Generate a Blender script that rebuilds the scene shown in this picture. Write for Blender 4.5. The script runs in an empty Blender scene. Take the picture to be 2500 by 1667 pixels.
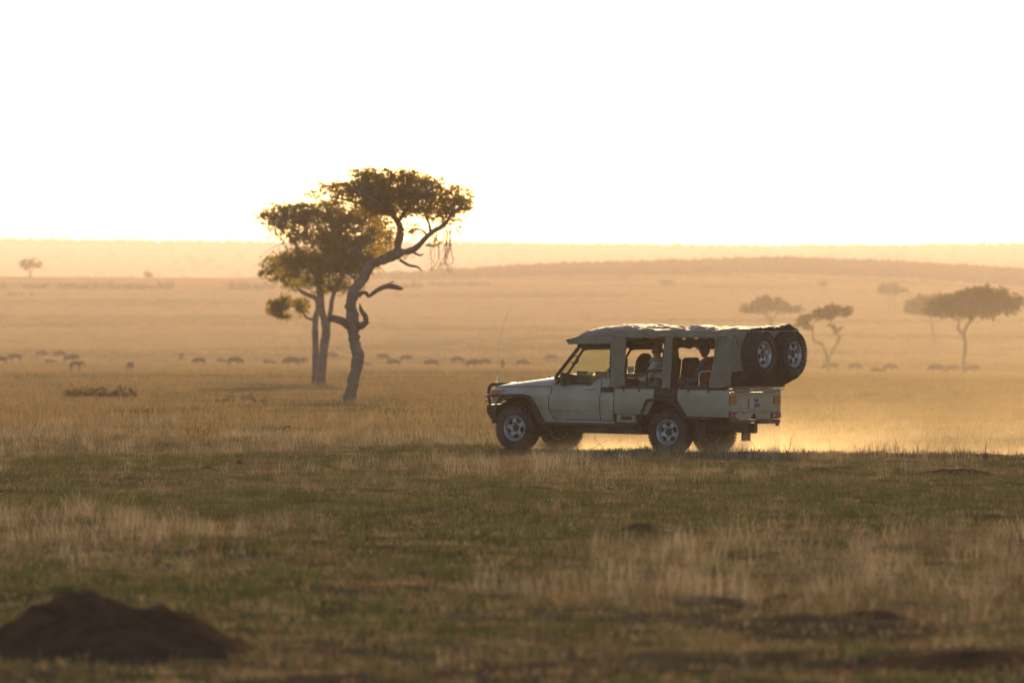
import bpy, bmesh, math, random
import numpy as np
from mathutils import Vector, Matrix, noise

scene = bpy.context.scene
COL = scene.collection
R = math.radians

# ------------------------------------------------------------------ camera
EYE = 2.03
cam_data = bpy.data.cameras.new("camera")
cam = bpy.data.objects.new("camera", cam_data)
COL.objects.link(cam)
cam.location = (0, 0, EYE)
cam.rotation_euler = (R(90), 0, 0)
cam_data.sensor_width = 36.0
cam_data.lens = 300.0
cam_data.clip_start = 1.0
cam_data.clip_end = 40000.0
cam_data.dof.use_dof = True
cam_data.dof.focus_distance = 152.0
cam_data.dof.aperture_fstop = 4.6
scene.camera = cam

# ------------------------------------------------------------------ light
SUN_EL, SUN_AZ = 11.0, 2.5            # degrees; azimuth clockwise from the view axis (+Y)
world = bpy.data.worlds.new("World")
scene.world = world
world.use_nodes = True
wn = world.node_tree
for n in list(wn.nodes):
    wn.nodes.remove(n)
sky = wn.nodes.new("ShaderNodeTexSky")
sky.sky_type = 'NISHITA'
sky.sun_disc = False
sky.sun_elevation = R(SUN_EL)
sky.sun_rotation = R(SUN_AZ)
sky.altitude = 1500
sky.air_density = 1.0
sky.dust_density = 4.5
sky.ozone_density = 1.0
bg = wn.nodes.new("ShaderNodeBackground")
bg.inputs['Strength'].default_value = 0.15
wo = wn.nodes.new("ShaderNodeOutputWorld")
wn.links.new(sky.outputs[0], bg.inputs[0])
wn.links.new(bg.outputs[0], wo.inputs[0])

sun_data = bpy.data.lights.new("sun", 'SUN')
sun_data.energy = 4.6
sun_data.angle = R(0.5)
sun_data.color = (1.0, 0.66, 0.31)
sun = bpy.data.objects.new("sun", sun_data)
COL.objects.link(sun)
sd = Vector((math.sin(R(SUN_AZ)) * math.cos(R(SUN_EL)), math.cos(R(SUN_AZ)) * math.cos(R(SUN_EL)), math.sin(R(SUN_EL))))
sun.rotation_euler = (-sd).to_track_quat('-Z', 'Y').to_euler()

scene.view_settings.view_transform = 'Standard'
scene.view_settings.look = 'None'
scene.view_settings.gamma = 1.0
scene.view_settings.exposure = 0.0
scene.view_settings.use_curve_mapping = False
scene.cycles.volume_bounces = 1
scene.cycles.max_bounces = 8
scene.cycles.transparent_max_bounces = 12
scene.cycles.transmission_bounces = 6

rng = np.random.default_rng(7)
random.seed(7)

# ------------------------------------------------------------------ helpers
def tag(o, label=None, cat=None, group=None, kind=None):
    if label: o['label'] = label
    if cat: o['category'] = cat
    if group: o['group'] = group
    if kind: o['kind'] = kind
    return o

def empty(name, loc=(0, 0, 0), parent=None, size=0.3):
    o = bpy.data.objects.new(name, None)
    o.empty_display_size = size
    COL.objects.link(o)
    o.location = loc
    if parent: o.parent = parent
    return o

def link(name, me, mat=None, parent=None):
    if mat and not me.materials: me.materials.append(mat)
    o = bpy.data.objects.new(name, me)
    COL.objects.link(o)
    if parent: o.parent = parent
    return o

def nodes_of(name):
    m = bpy.data.materials.new(name)
    m.use_nodes = True
    nt = m.node_tree
    b = nt.nodes['Principled BSDF']
    return m, nt, b

def mat(name, col, rough=0.6, metal=0.0, var=0.15, scale=8.0, bump=0.0, bscale=40.0, dust=0.0, spec=0.4, coat=0.0):
    """procedural material: base colour broken up by noise, a dust film, bump."""
    m, nt, b = nodes_of(name)
    tc = nt.nodes.new('ShaderNodeTexCoord')
    nz = nt.nodes.new('ShaderNodeTexNoise')
    nz.inputs['Scale'].default_value = scale
    nz.inputs['Detail'].default_value = 6
    nt.links.new(tc.outputs['Object'], nz.inputs['Vector'])
    cr = nt.nodes.new('ShaderNodeValToRGB')
    e = cr.color_ramp.elements
    e[0].position, e[1].position = 0.3, 0.7
    e[0].color = (*[c * (1 - var) for c in col], 1)
    e[1].color = (*[min(1, c * (1 + var)) for c in col], 1)
    nt.links.new(nz.outputs['Fac'], cr.inputs['Fac'])
    last = cr.outputs['Color']
    if dust > 0:
        n2 = nt.nodes.new('ShaderNodeTexNoise')
        n2.inputs['Scale'].default_value = 2.3
        n2.inputs['Detail'].default_value = 8
        nt.links.new(tc.outputs['Object'], n2.inputs['Vector'])
        mr = nt.nodes.new('ShaderNodeMapRange')
        mr.inputs['From Min'].default_value = 0.35
        mr.inputs['From Max'].default_value = 0.75
        mr.inputs['To Max'].default_value = dust
        nt.links.new(n2.outputs['Fac'], mr.inputs['Value'])
        mx = nt.nodes.new('ShaderNodeMix'); mx.data_type = 'RGBA'
        nt.links.new(mr.outputs[0], mx.inputs['Factor'])
        nt.links.new(last, mx.inputs['A'])
        mx.inputs['B'].default_value = (0.26, 0.19, 0.12, 1)
        last = mx.outputs['Result']
    nt.links.new(last, b.inputs['Base Color'])
    b.inputs['Roughness'].default_value = rough
    b.inputs['Metallic'].default_value = metal
    b.inputs['Specular IOR Level'].default_value = spec
    b.inputs['Coat Weight'].default_value = coat
    if bump > 0:
        n3 = nt.nodes.new('ShaderNodeTexNoise')
        n3.inputs['Scale'].default_value = bscale
        n3.inputs['Detail'].default_value = 4
        nt.links.new(tc.outputs['Object'], n3.inputs['Vector'])
        bp = nt.nodes.new('ShaderNodeBump')
        bp.inputs['Strength'].default_value = bump
        bp.inputs['Distance'].default_value = 0.02
        nt.links.new(n3.outputs['Fac'], bp.inputs['Height'])
        nt.links.new(bp.outputs[0], b.inputs['Normal'])
    return m

def leafmat(name, col, trans, fac=0.5, var=0.3, scale=0.6):
    """thin leaf or blade: diffuse + translucent, colour varied in space"""
    m = bpy.data.materials.new(name); m.use_nodes = True
    nt = m.node_tree
    for n in list(nt.nodes): nt.nodes.remove(n)
    out = nt.nodes.new('ShaderNodeOutputMaterial')
    geo = nt.nodes.new('ShaderNodeNewGeometry')
    nz = nt.nodes.new('ShaderNodeTexNoise'); nz.inputs['Scale'].default_value = scale; nz.inputs['Detail'].default_value = 4
    nt.links.new(geo.outputs['Position'], nz.inputs['Vector'])
    mr = nt.nodes.new('ShaderNodeMapRange')
    mr.inputs['From Min'].default_value = 0.3; mr.inputs['From Max'].default_value = 0.7
    mr.inputs['To Min'].default_value = 1 - var; mr.inputs['To Max'].default_value = 1 + var
    nt.links.new(nz.outputs['Fac'], mr.inputs['Value'])
    def scaled(c):
        v = nt.nodes.new('ShaderNodeVectorMath'); v.operation = 'SCALE'
        v.inputs[0].default_value = c
        nt.links.new(mr.outputs[0], v.inputs['Scale'])
        return v.outputs[0]
    d = nt.nodes.new('ShaderNodeBsdfDiffuse'); t = nt.nodes.new('ShaderNodeBsdfTranslucent')
    nt.links.new(scaled(col), d.inputs['Color']); nt.links.new(scaled(trans), t.inputs['Color'])
    mx = nt.nodes.new('ShaderNodeMixShader'); mx.inputs[0].default_value = fac
    nt.links.new(d.outputs[0], mx.inputs[1]); nt.links.new(t.outputs[0], mx.inputs[2])
    nt.links.new(mx.outputs[0], out.inputs['Surface'])
    return m

class MB:
    """collects simple shapes into one mesh"""
    def __init__(s): s.v = []; s.f = []
    def add(s, vs, fs):
        b = len(s.v); s.v += [tuple(v) for v in vs]; s.f += [tuple(b + i for i in f) for f in fs]; return s
    def box(s, x0, x1, y0, y1, z0, z1, M=None):
        vs = [Vector((x, y, z)) for x in (x0, x1) for y in (y0, y1) for z in (z0, z1)]
        if M: vs = [M @ v for v in vs]
        return s.add(vs, [(0, 1, 3, 2), (4, 6, 7, 5), (0, 4, 5, 1), (2, 3, 7, 6), (0, 2, 6, 4), (1, 5, 7, 3)])
    def prism(s, pts, y0, y1):
        """xz outline extruded along y"""
        n = len(pts)
        vs = [(x, y0, z) for x, z in pts] + [(x, y1, z) for x, z in pts]
        fs = [tuple(range(n)), tuple(range(2 * n - 1, n - 1, -1))] + [(i, (i + 1) % n, n + (i + 1) % n, n + i) for i in range(n)]
        return s.add(vs, fs)
    def tube(s, pts, r, n=8, cap=True, bump=0.0):
        pts = [Vector(p) for p in pts]
        rs = r if isinstance(r, (list, tuple)) else [r] * len(pts)
        rings = []; up = Vector((0.13, 0.31, 0.94))
        for i, p in enumerate(pts):
            d = (pts[min(i + 1, len(pts) - 1)] - pts[max(i - 1, 0)]).normalized()
            a = d.cross(up)
            if a.length < 1e-3: a = d.cross(Vector((1, 0, 0)))
            a.normalize(); b = d.cross(a).normalized()
            up = b.copy() if False else up
            ring = []
            for k in range(n):
                t = 2 * math.pi * k / n
                rr = rs[i] * (1 + (random.uniform(-bump, bump) if bump else 0))
                ring.append(p + a * math.cos(t) * rr + b * math.sin(t) * rr)
            rings.append(ring)
        base = [v for rg in rings for v in rg]
        fs = [(i * n + k, i * n + (k + 1) % n, (i + 1) * n + (k + 1) % n, (i + 1) * n + k) for i in range(len(pts) - 1) for k in range(n)]
        if cap: fs += [tuple(range(n - 1, -1, -1)), tuple((len(pts) - 1) * n + k for k in range(n))]
        return s.add(base, fs)
    def lathe(s, prof, n=48, M=None):
        """prof of (radius, y) spun round the y axis"""
        m = len(prof); vs = []
        for k in range(n):
            t = 2 * math.pi * k / n
            for r, y in prof: vs.append(Vector((r * math.cos(t), y, r * math.sin(t))))
        if M: vs = [M @ v for v in vs]
        return s.add(vs, [(k * m + j, k * m + j + 1, ((k + 1) % n) * m + j + 1, ((k + 1) % n) * m + j) for k in range(n) for j in range(m - 1)])
    def mesh(s, name, smooth=False, doubles=False):
        me = bpy.data.meshes.new(name); me.from_pydata(s.v, [], s.f); me.update()
        bm = bmesh.new(); bm.from_mesh(me)
        if doubles: bmesh.ops.remove_doubles(bm, verts=bm.verts, dist=1e-4)
        bmesh.ops.recalc_face_normals(bm, faces=bm.faces)
        bm.to_mesh(me); bm.free()
        if smooth: me.polygons.foreach_set('use_smooth', [True] * len(me.polygons))
        return me
    def build(s, name, m, parent=None, smooth=False, bevel=0.0, solid=0.0, doubles=False, seg=2):
        me = s.mesh(name, smooth, doubles)
        o = link(name, me, m, parent)
        if solid:
            md = o.modifiers.new('solid', 'SOLIDIFY'); md.thickness = solid; md.offset = 0
        if bevel:
            md = o.modifiers.new('bevel', 'BEVEL'); md.width = bevel; md.segments = seg; md.limit_method = 'ANGLE'; md.angle_limit = R(35)
            me.polygons.foreach_set('use_smooth', [True] * len(me.polygons))
            md2 = o.modifiers.new('wn', 'WEIGHTED_NORMAL'); md2.keep_sharp = False
        return o

def smooth_path(pts, k=4):
    """Catmull-Rom through points (tuples of any length)"""
    P = [np.array(p, float) for p in pts]
    P = [2 * P[0] - P[1]] + P + [2 * P[-1] - P[-2]]
    out = []
    for i in range(1, len(P) - 2):
        for j in range(k):
            t = j / k
            out.append(0.5 * ((2 * P[i]) + (-P[i-1] + P[i+1]) * t + (2*P[i-1] - 5*P[i] + 4*P[i+1] - P[i+2]) * t**2 + (-P[i-1] + 3*P[i] - 3*P[i+1] + P[i+2]) * t**3))
    out.append(P[-2])
    return out

def skin_mesh(name, verts, edges, radii, sub=2, root=0):
    me = bpy.data.meshes.new(name); me.from_pydata(verts, edges, []); me.update()
    o = bpy.data.objects.new(name, me); COL.objects.link(o)
    o.modifiers.new('skin', 'SKIN')
    sv = me.skin_vertices[0].data
    for i, r in enumerate(radii):
        sv[i].radius = (r, r) if not isinstance(r, tuple) else r
        sv[i].use_root = (i == root)
    sb = o.modifiers.new('sub', 'SUBSURF'); sb.levels = sub; sb.render_levels = sub
    dg = bpy.context.evaluated_depsgraph_get()
    dg.update()
    out = bpy.data.meshes.new_from_object(o.evaluated_get(dg))
    out.name = name
    out.polygons.foreach_set('use_smooth', [True] * len(out.polygons))
    bpy.data.objects.remove(o); bpy.data.meshes.remove(me)
    return out

def join_meshes(name, mes):
    bm = bmesh.new()
    for m in mes: bm.from_mesh(m)
    out = bpy.data.meshes.new(name); bm.to_mesh(out); bm.free()
    out.polygons.foreach_set('use_smooth', [True] * len(out.polygons))
    return out

def quad_mesh(name, V):
    """V: (n,4,3) array of quads"""
    n = V.shape[0]
    me = bpy.data.meshes.new(name)
    me.vertices.add(n * 4); me.vertices.foreach_set('co', V.reshape(-1).astype(np.float32))
    me.loops.add(n * 4); me.loops.foreach_set('vertex_index', np.arange(n * 4, dtype=np.int32))
    me.polygons.add(n); me.polygons.foreach_set('loop_start', np.arange(0, n * 4, 4, dtype=np.int32))
    me.update(calc_edges=True); me.validate()
    return me

# value noise on numpy arrays (used to lay out patches of grass)
_perm = np.random.default_rng(3).random((256, 256))
def vnoise(x, y):
    xi = np.floor(x).astype(int); yi = np.floor(y).astype(int)
    fx = x - xi; fy = y - yi
    fx = fx * fx * (3 - 2 * fx); fy = fy * fy * (3 - 2 * fy)
    g = lambda a, b: _perm[a % 256, b % 256]
    return (g(xi, yi) * (1 - fx) + g(xi + 1, yi) * fx) * (1 - fy) + (g(xi, yi + 1) * (1 - fx) + g(xi + 1, yi + 1) * fx) * fy
def fbm(x, y, o=4):
    s = 0; a = 0.5; t = 0
    for i in range(o):
        s = s + a * vnoise(x * 2**i + 17.3 * i, y * 2**i + 9.1 * i); t += a; a *= 0.5
    return s / t

# ------------------------------------------------------------------ terrain
F = 300.0 / 36.0 * 2500     # focal length in photograph pixels, only used to turn sight lines into slopes
UPX = np.array([0, 1000, 1350, 1600, 1900, 2200, 2500.])
def flat(D): return 833.5 + F * EYE / D
# distance -> height of the ground's sight line, along seven bearings from left to right
KEYS = [
    (220, [1026] * 7), (300, [985] * 7), (400, [941] * 7),
    (700, [903, 908, 911, 914, 918, 923, 927]),
    (1050, [886, 896, 899, 902, 906, 911, 915]),
    (1500, [843, 848, 850, 853, 856, 860, 864]),
    (2200, [765, 767, 768, 770, 771, 774, 777]),
    (2650, [706, 711, 713, 716, 717, 722, 728]),
    (2950, [681, 691, 685, 684, 680, 692, 711]),
    (3150, [677.5, 683, 672, 671, 667, 678, 701]),
    (3600, [692, 667, 648, 641, 632, 642, 661]),
    (4300, [700, 700, 690, 680, 672, 680, 690]),
    (6000, [679, 676, 670, 660, 650, 652, 664]),
    (7500, [632, 636, 632, 626, 622, 622, 626]),
    (9000, [595, 600, 604, 607, 608, 606, 606]),
    (9600, [588, 596, 602, 604, 605, 603, 600]),
    (10400, [600, 606, 612, 614, 615, 613, 610]),
]
_ld = np.log(np.array([k[0] for k in KEYS])); _ky = np.array([k[1] for k in KEYS], float)
_LD = np.linspace(np.log(200), np.log(10600), 700)
_TAB = np.stack([np.interp(_LD, _ld, _ky[:, j]) for j in range(7)], 1)
_ker = np.exp(-np.linspace(-2, 2, 15) ** 2); _ker /= _ker.sum()
for j in range(7):
    z = (833.5 - _TAB[:, j]); p = np.pad(z, 7, mode='edge'); _TAB[:, j] = np.convolve(p, _ker, 'valid')   # slope * F

VO = Vector((3.261, 152.80, -0.002)); VYAW = R(33.5); VPIT = R(1.0)
HX, HY = -math.cos(VYAW), math.sin(VYAW)

def ground_z(X, D):
    X = np.asarray(X, float); D = np.asarray(D, float)
    u = np.clip(1250 + X / np.maximum(D, 1) * F, -600, 3100)
    t = np.interp(np.log(np.maximum(D, 200)), _LD, np.arange(700))
    i = np.clip(t.astype(int), 0, 698); ft = t - i
    uu = np.interp(u, UPX, np.arange(7)); j = np.clip(uu.astype(int), 0, 5); fu = uu - j
    s = (_TAB[i, j] * (1 - fu) + _TAB[i, j + 1] * fu) * (1 - ft) + (_TAB[i + 1, j] * (1 - fu) + _TAB[i + 1, j + 1] * fu) * ft
    far = EYE + s / F * D
    w = np.clip((D - 205) / 90, 0, 1); w = w * w * (3 - 2 * w)
    near = 0 * D
    z = near * (1 - w) + far * w
    # small swells
    amp = np.clip((D - 40) / 60, 0.3, 1)
    z = z + amp * 0.16 * (fbm(X / 9.0 + 40, D / 14.0 + 3, 3) - 0.5) * np.clip(1.6 - D / 700, 0.0, 1)
    z = z + 0.17 * (fbm(X / 1.1, D / 2.2, 4) - 0.5) * np.clip(1.5 - D / 350, 0, 1)
    z = z + np.clip((D - 5000) / 4000, 0, 1) * 5 * (fbm(X / 260 + 5, D / 500, 3) - 0.5)
    # level stand and shallow bank along the track
    dx = X - VO.x; dy = D - VO.y
    sl = dx * HX + dy * HY; tl = -dx * HY * 1.0 + dy * HX      # along, and towards the camera
    near_v = np.exp(-(np.maximum(np.abs(tl) - 1.6, 0) / 1.8) ** 2) * np.clip((sl + 26) / 6, 0, 1) * np.clip((9 - sl) / 4, 0, 1)
    zt = 0.0175 * np.clip(sl, -2, 5) - 0.0
    z = z * (1 - near_v) + zt * near_v
    bank = 0.13 * np.exp(-((tl - 2.7) / 0.8) ** 2) * np.clip((2.4 - sl) / 2.5, 0, 1) * np.clip((sl + 30) / 8, 0, 1)
    z = z + bank * (0.7 + 0.6 * fbm(X / 1.1, D / 1.1, 2))
    return z

def gz(x, y): return float(ground_z(np.array([x]), np.array([y]))[0])

def on_ground(px, py, dmax=4200):
    """where the sight line through a point of the photograph first meets the ground"""
    D = np.exp(np.linspace(np.log(45), np.log(dmax), 3000))
    X = (px - 1250) / F * D
    yy = 833.5 + (EYE - ground_z(X, D)) / D * F
    k = np.argmax(yy <= py)
    return float(X[k]), float(D[k]), gz(X[k], D[k])

def at_dist(px, D):
    X = (px - 1250) / F * D
    return X, D, gz(X, D)

def dryness(X, D):
    """0 = short green grass, 1 = long dry grass"""
    a = fbm(X / 6.0 + 11, D / 11.0 + 5, 4)
    b = fbm(X / 1.6 + 71, D / 3.5 + 15, 3)
    v = (a - 0.5) * 3.6 + (b - 0.5) * 1.6 + 0.36
    # belts of long dry grass seen in the photograph
    w = D + 55 * (fbm(X / 6.0 + 31, D / 22.0, 3) - 0.5)
    v = v + 0.55 * np.exp(-((w - 80) / 9.0) ** 2) + 0.55 * np.exp(-((w - 195) / 34.0) ** 2) - 0.35 * np.exp(-((w - 130) / 14.0) ** 2) - 0.45 * np.exp(-((w - 103) / 9.0) ** 2) - 0.5 * np.exp(-((w - 54) / 8.0) ** 2)
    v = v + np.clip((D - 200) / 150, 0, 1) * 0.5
    return np.clip(v, 0, 1)

def earthy(X, D):
    w = D + 8 * (fbm(X / 3.0 + 7, D / 9.0, 3) - 0.5)
    return np.clip(np.clip((60 - w) / 10, 0, 0.55) + 0.7 * np.clip((fbm(X / 0.9 + 50, D / 2.6 + 9, 3) - 0.62) * 7, 0, 1) * np.clip((180 - D) / 40, 0, 1), 0, 1)

# ------------------------------------------------------------------ materials
M_paint = mat('beige_paint', (0.54, 0.465, 0.355), 0.3, var=0.08, scale=3, dust=0.4, coat=0.25, bump=0.02, bscale=6)
def muddy(m, z0, z1, amount):
    """dried mud thrown up over the lower body: patchy, thicker towards the sills and behind the wheels"""
    nt = m.node_tree; b = nt.nodes['Principled BSDF']; L = nt.links.new
    src = b.inputs['Base Color'].links[0].from_socket
    tc = nt.nodes.new('ShaderNodeTexCoord'); sp = nt.nodes.new('ShaderNodeSeparateXYZ'); L(tc.outputs['Object'], sp.inputs[0])
    mr = nt.nodes.new('ShaderNodeMapRange'); mr.inputs['From Min'].default_value = z1; mr.inputs['From Max'].default_value = z0; L(sp.outputs['Z'], mr.inputs['Value'])
    nz = nt.nodes.new('ShaderNodeTexNoise'); nz.inputs['Scale'].default_value = 5; nz.inputs['Detail'].default_value = 10; nz.inputs['Roughness'].default_value = 0.7
    L(tc.outputs['Object'], nz.inputs['Vector'])
    m1 = nt.nodes.new('ShaderNodeMath'); m1.operation = 'MULTIPLY_ADD'; L(nz.outputs['Fac'], m1.inputs[0]); m1.inputs[1].default_value = 3.0; m1.inputs[2].default_value = -1.0
    m2 = nt.nodes.new('ShaderNodeMath'); m2.operation = 'MULTIPLY'; m2.use_clamp = True; L(m1.outputs[0], m2.inputs[0]); L(mr.outputs[0], m2.inputs[1])
    m3 = nt.nodes.new('ShaderNodeMath'); m3.operation = 'MULTIPLY'; L(m2.outputs[0], m3.inputs[0]); m3.inputs[1].default_value = amount
    mx = nt.nodes.new('ShaderNodeMix'); mx.data_type = 'RGBA'; L(m3.outputs[0], mx.inputs['Factor']); L(src, mx.inputs['A']); mx.inputs['B'].default_value = (0.17, 0.115, 0.07, 1)
    L(mx.outputs['Result'], b.inputs['Base Color'])
    rr = nt.nodes.new('ShaderNodeMapRange'); rr.inputs['To Min'].default_value = 0.28; rr.inputs['To Max'].default_value = 0.85; L(m3.outputs[0], rr.inputs['Value']); L(rr.outputs[0], b.inputs['Roughness'])
muddy(M_paint, 0.50, 1.05, 0.65)
M_dark = mat('black_trim', (0.035, 0.03, 0.026), 0.55, dust=0.35)
M_tube = mat('black_tube', (0.03, 0.027, 0.025), 0.38, dust=0.25)
M_rubber = mat('rubber', (0.035, 0.031, 0.028), 0.8, var=0.3, dust=0.35, bump=0.2, bscale=60)
M_rim = mat('silver_rim', (0.50, 0.50, 0.53), 0.38, metal=0.7, var=0.1, dust=0.25)
M_canvas = mat('canvas', (0.35, 0.27, 0.20), 0.85, var=0.12, scale=5, bump=0.35, bscale=14)
M_curtain = mat('canvas_curtain', (0.30, 0.245, 0.175), 0.85, var=0.12, scale=5, bump=0.35, bscale=14)
M_top = mat('canvas_top', (0.24, 0.195, 0.17), 0.62, var=0.3, scale=6, bump=1.0, bscale=20, spec=0.2)
M_seat = mat('seat_cloth', (0.085, 0.065, 0.04), 0.85, var=0.25, bump=0.2)
M_inner = mat('cab_plastic', (0.05, 0.04, 0.032), 0.7)
M_board = mat('brown_board', (0.20, 0.12, 0.07), 0.6)
M_chrome = mat('chrome', (0.75, 0.75, 0.75), 0.15, metal=1.0, var=0.03)
M_orange = mat('orange_lens', (0.75, 0.22, 0.04), 0.25, var=0.08)
M_red = mat('red_lens', (0.35, 0.07, 0.035), 0.3, var=0.1, dust=0.3)
M_white = mat('white_enamel', (0.72, 0.70, 0.66), 0.35, var=0.04)
M_plate = mat('plate_white', (0.55, 0.53, 0.52), 0.5, var=0.06, dust=0.2)
M_ink = mat('ink', (0.03, 0.03, 0.03), 0.5)
M_cheve = mat('reflect_orange', (0.75, 0.36, 0.05), 0.35, var=0.05)
M_chevr = mat('reflect_red', (0.33, 0.07, 0.02), 0.4, var=0.05)
M_bark = mat('bark', (0.24, 0.18, 0.135), 0.9, var=0.3, scale=3, bump=0.8, bscale=9, spec=0.08)
M_deadwood = mat('dead_wood', (0.14, 0.10, 0.075), 0.9, var=0.3, scale=4, bump=0.6, bscale=12, spec=0.08)
M_leaf = leafmat('acacia_leaf', (0.32, 0.235, 0.06), (0.60, 0.43, 0.08), 0.6, 0.25, 0.5)
M_leaf2 = leafmat('acacia_leaf_green', (0.16, 0.14, 0.035), (0.46, 0.37, 0.07), 0.6, 0.3, 0.4)
M_leaf3 = leafmat('plain_acacia_leaf', (0.095, 0.10, 0.025), (0.19, 0.17, 0.025), 0.5, 0.3, 0.3)
M_bush = leafmat('bush_leaf', (0.055, 0.045, 0.02), (0.06, 0.045, 0.015), 0.35, 0.25, 0.05)
M_greenbush = leafmat('green_bush_leaf', (0.20, 0.165, 0.085), (0.30, 0.225, 0.09), 0.5, 0.3, 1.0)
M_hide = mat('wildebeest_hide', (0.065, 0.042, 0.028), 0.9, var=0.25, spec=0.05)
M_tan = mat('gazelle_tan', (0.28, 0.16, 0.08), 0.8, var=0.15)
M_belly = mat('gazelle_white', (0.6, 0.55, 0.48), 0.8, var=0.05)
M_feather = mat('dark_feather', (0.06, 0.05, 0.045), 0.7)
M_soil = mat('soil', (0.11, 0.062, 0.036), 0.95, var=0.35, scale=6, bump=0.9, bscale=9, spec=0.0)
M_redsoil = mat('red_soil', (0.10, 0.045, 0.028), 0.95, var=0.3, scale=6, bump=0.8, bscale=12, spec=0.0)
M_skin = mat('skin', (0.42, 0.24, 0.17), 0.55, var=0.06)
M_skin2 = mat('skin_dark', (0.14, 0.08, 0.055), 0.5, var=0.06)
M_jacket = mat('beige_jacket', (0.50, 0.43, 0.34), 0.85, var=0.1, bump=0.5, bscale=18)
M_hair = mat('light_brown_hair', (0.11, 0.065, 0.035), 0.6, var=0.3, scale=30)
M_redcloth = mat('red_cloth', (0.34, 0.055, 0.025), 0.85, var=0.3, scale=12, bump=0.4)
M_greycloth = mat('grey_cloth', (0.09, 0.085, 0.085), 0.85, bump=0.4)
M_cap = mat('dark_cap', (0.05, 0.05, 0.05), 0.8)
M_trouser = mat('khaki_trousers', (0.17, 0.15, 0.10), 0.85, var=0.1, bump=0.3)

def glassmat(name, col, rough, dusty, fac):
    m = bpy.data.materials.new(name); m.use_nodes = True; nt = m.node_tree
    for n in list(nt.nodes): nt.nodes.remove(n)
    out = nt.nodes.new('ShaderNodeOutputMaterial')
    tr = nt.nodes.new('ShaderNodeBsdfTransparent'); tr.inputs[0].default_value = (*col, 1)
    tl = nt.nodes.new('ShaderNodeBsdfTranslucent'); tl.inputs[0].default_value = (*dusty, 1)
    gl = nt.nodes.new('ShaderNodeBsdfGlossy'); gl.inputs['Roughness'].default_value = rough
    nz = nt.nodes.new('ShaderNodeTexNoise'); nz.inputs['Scale'].default_value = 9; nz.inputs['Detail'].default_value = 8
    mr = nt.nodes.new('ShaderNodeMapRange'); mr.inputs['From Min'].default_value = 0.3; mr.inputs['From Max'].default_value = 0.8
    mr.inputs['To Min'].default_value = fac * 0.5; mr.inputs['To Max'].default_value = fac * 1.6
    tc = nt.nodes.new('ShaderNodeTexCoord')
    nt.links.new(tc.outputs['Object'], nz.inputs['Vector']); nt.links.new(nz.outputs['Fac'], mr.inputs['Value'])
    a = nt.nodes.new('ShaderNodeMixShader'); nt.links.new(mr.outputs[0], a.inputs[0])
    nt.links.new(tr.outputs[0], a.inputs[1]); nt.links.new(tl.outputs[0], a.inputs[2])
    lw = nt.nodes.new('ShaderNodeLayerWeight'); lw.inputs[0].default_value = 0.5
    pw = nt.nodes.new('ShaderNodeMath'); pw.operation = 'POWER'; pw.inputs[1].default_value = 5.0
    nt.links.new(lw.outputs['Facing'], pw.inputs[0])
    fr = nt.nodes.new('ShaderNodeMath'); fr.operation = 'MULTIPLY_ADD'; fr.inputs[1].default_value = 0.6; fr.inputs[2].default_value = 0.03
    nt.links.new(pw.outputs[0], fr.inputs[0])
    b = nt.nodes.new('ShaderNodeMixShader'); nt.links.new(fr.outputs[0], b.inputs[0])
    nt.links.new(a.outputs[0], b.inputs[1]); nt.links.new(gl.outputs[0], b.inputs[2])
    nt.links.new(b.outputs[0], out.inputs['Surface'])
    return m
M_glass = glassmat('door_glass', (0.95, 0.96, 0.90), 0.05, (0.75, 0.70, 0.40), 0.04)
M_screen = glassmat('windscreen_glass', (0.72, 0.76, 0.52), 0.05, (0.50, 0.47, 0.30), 0.16)

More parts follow.
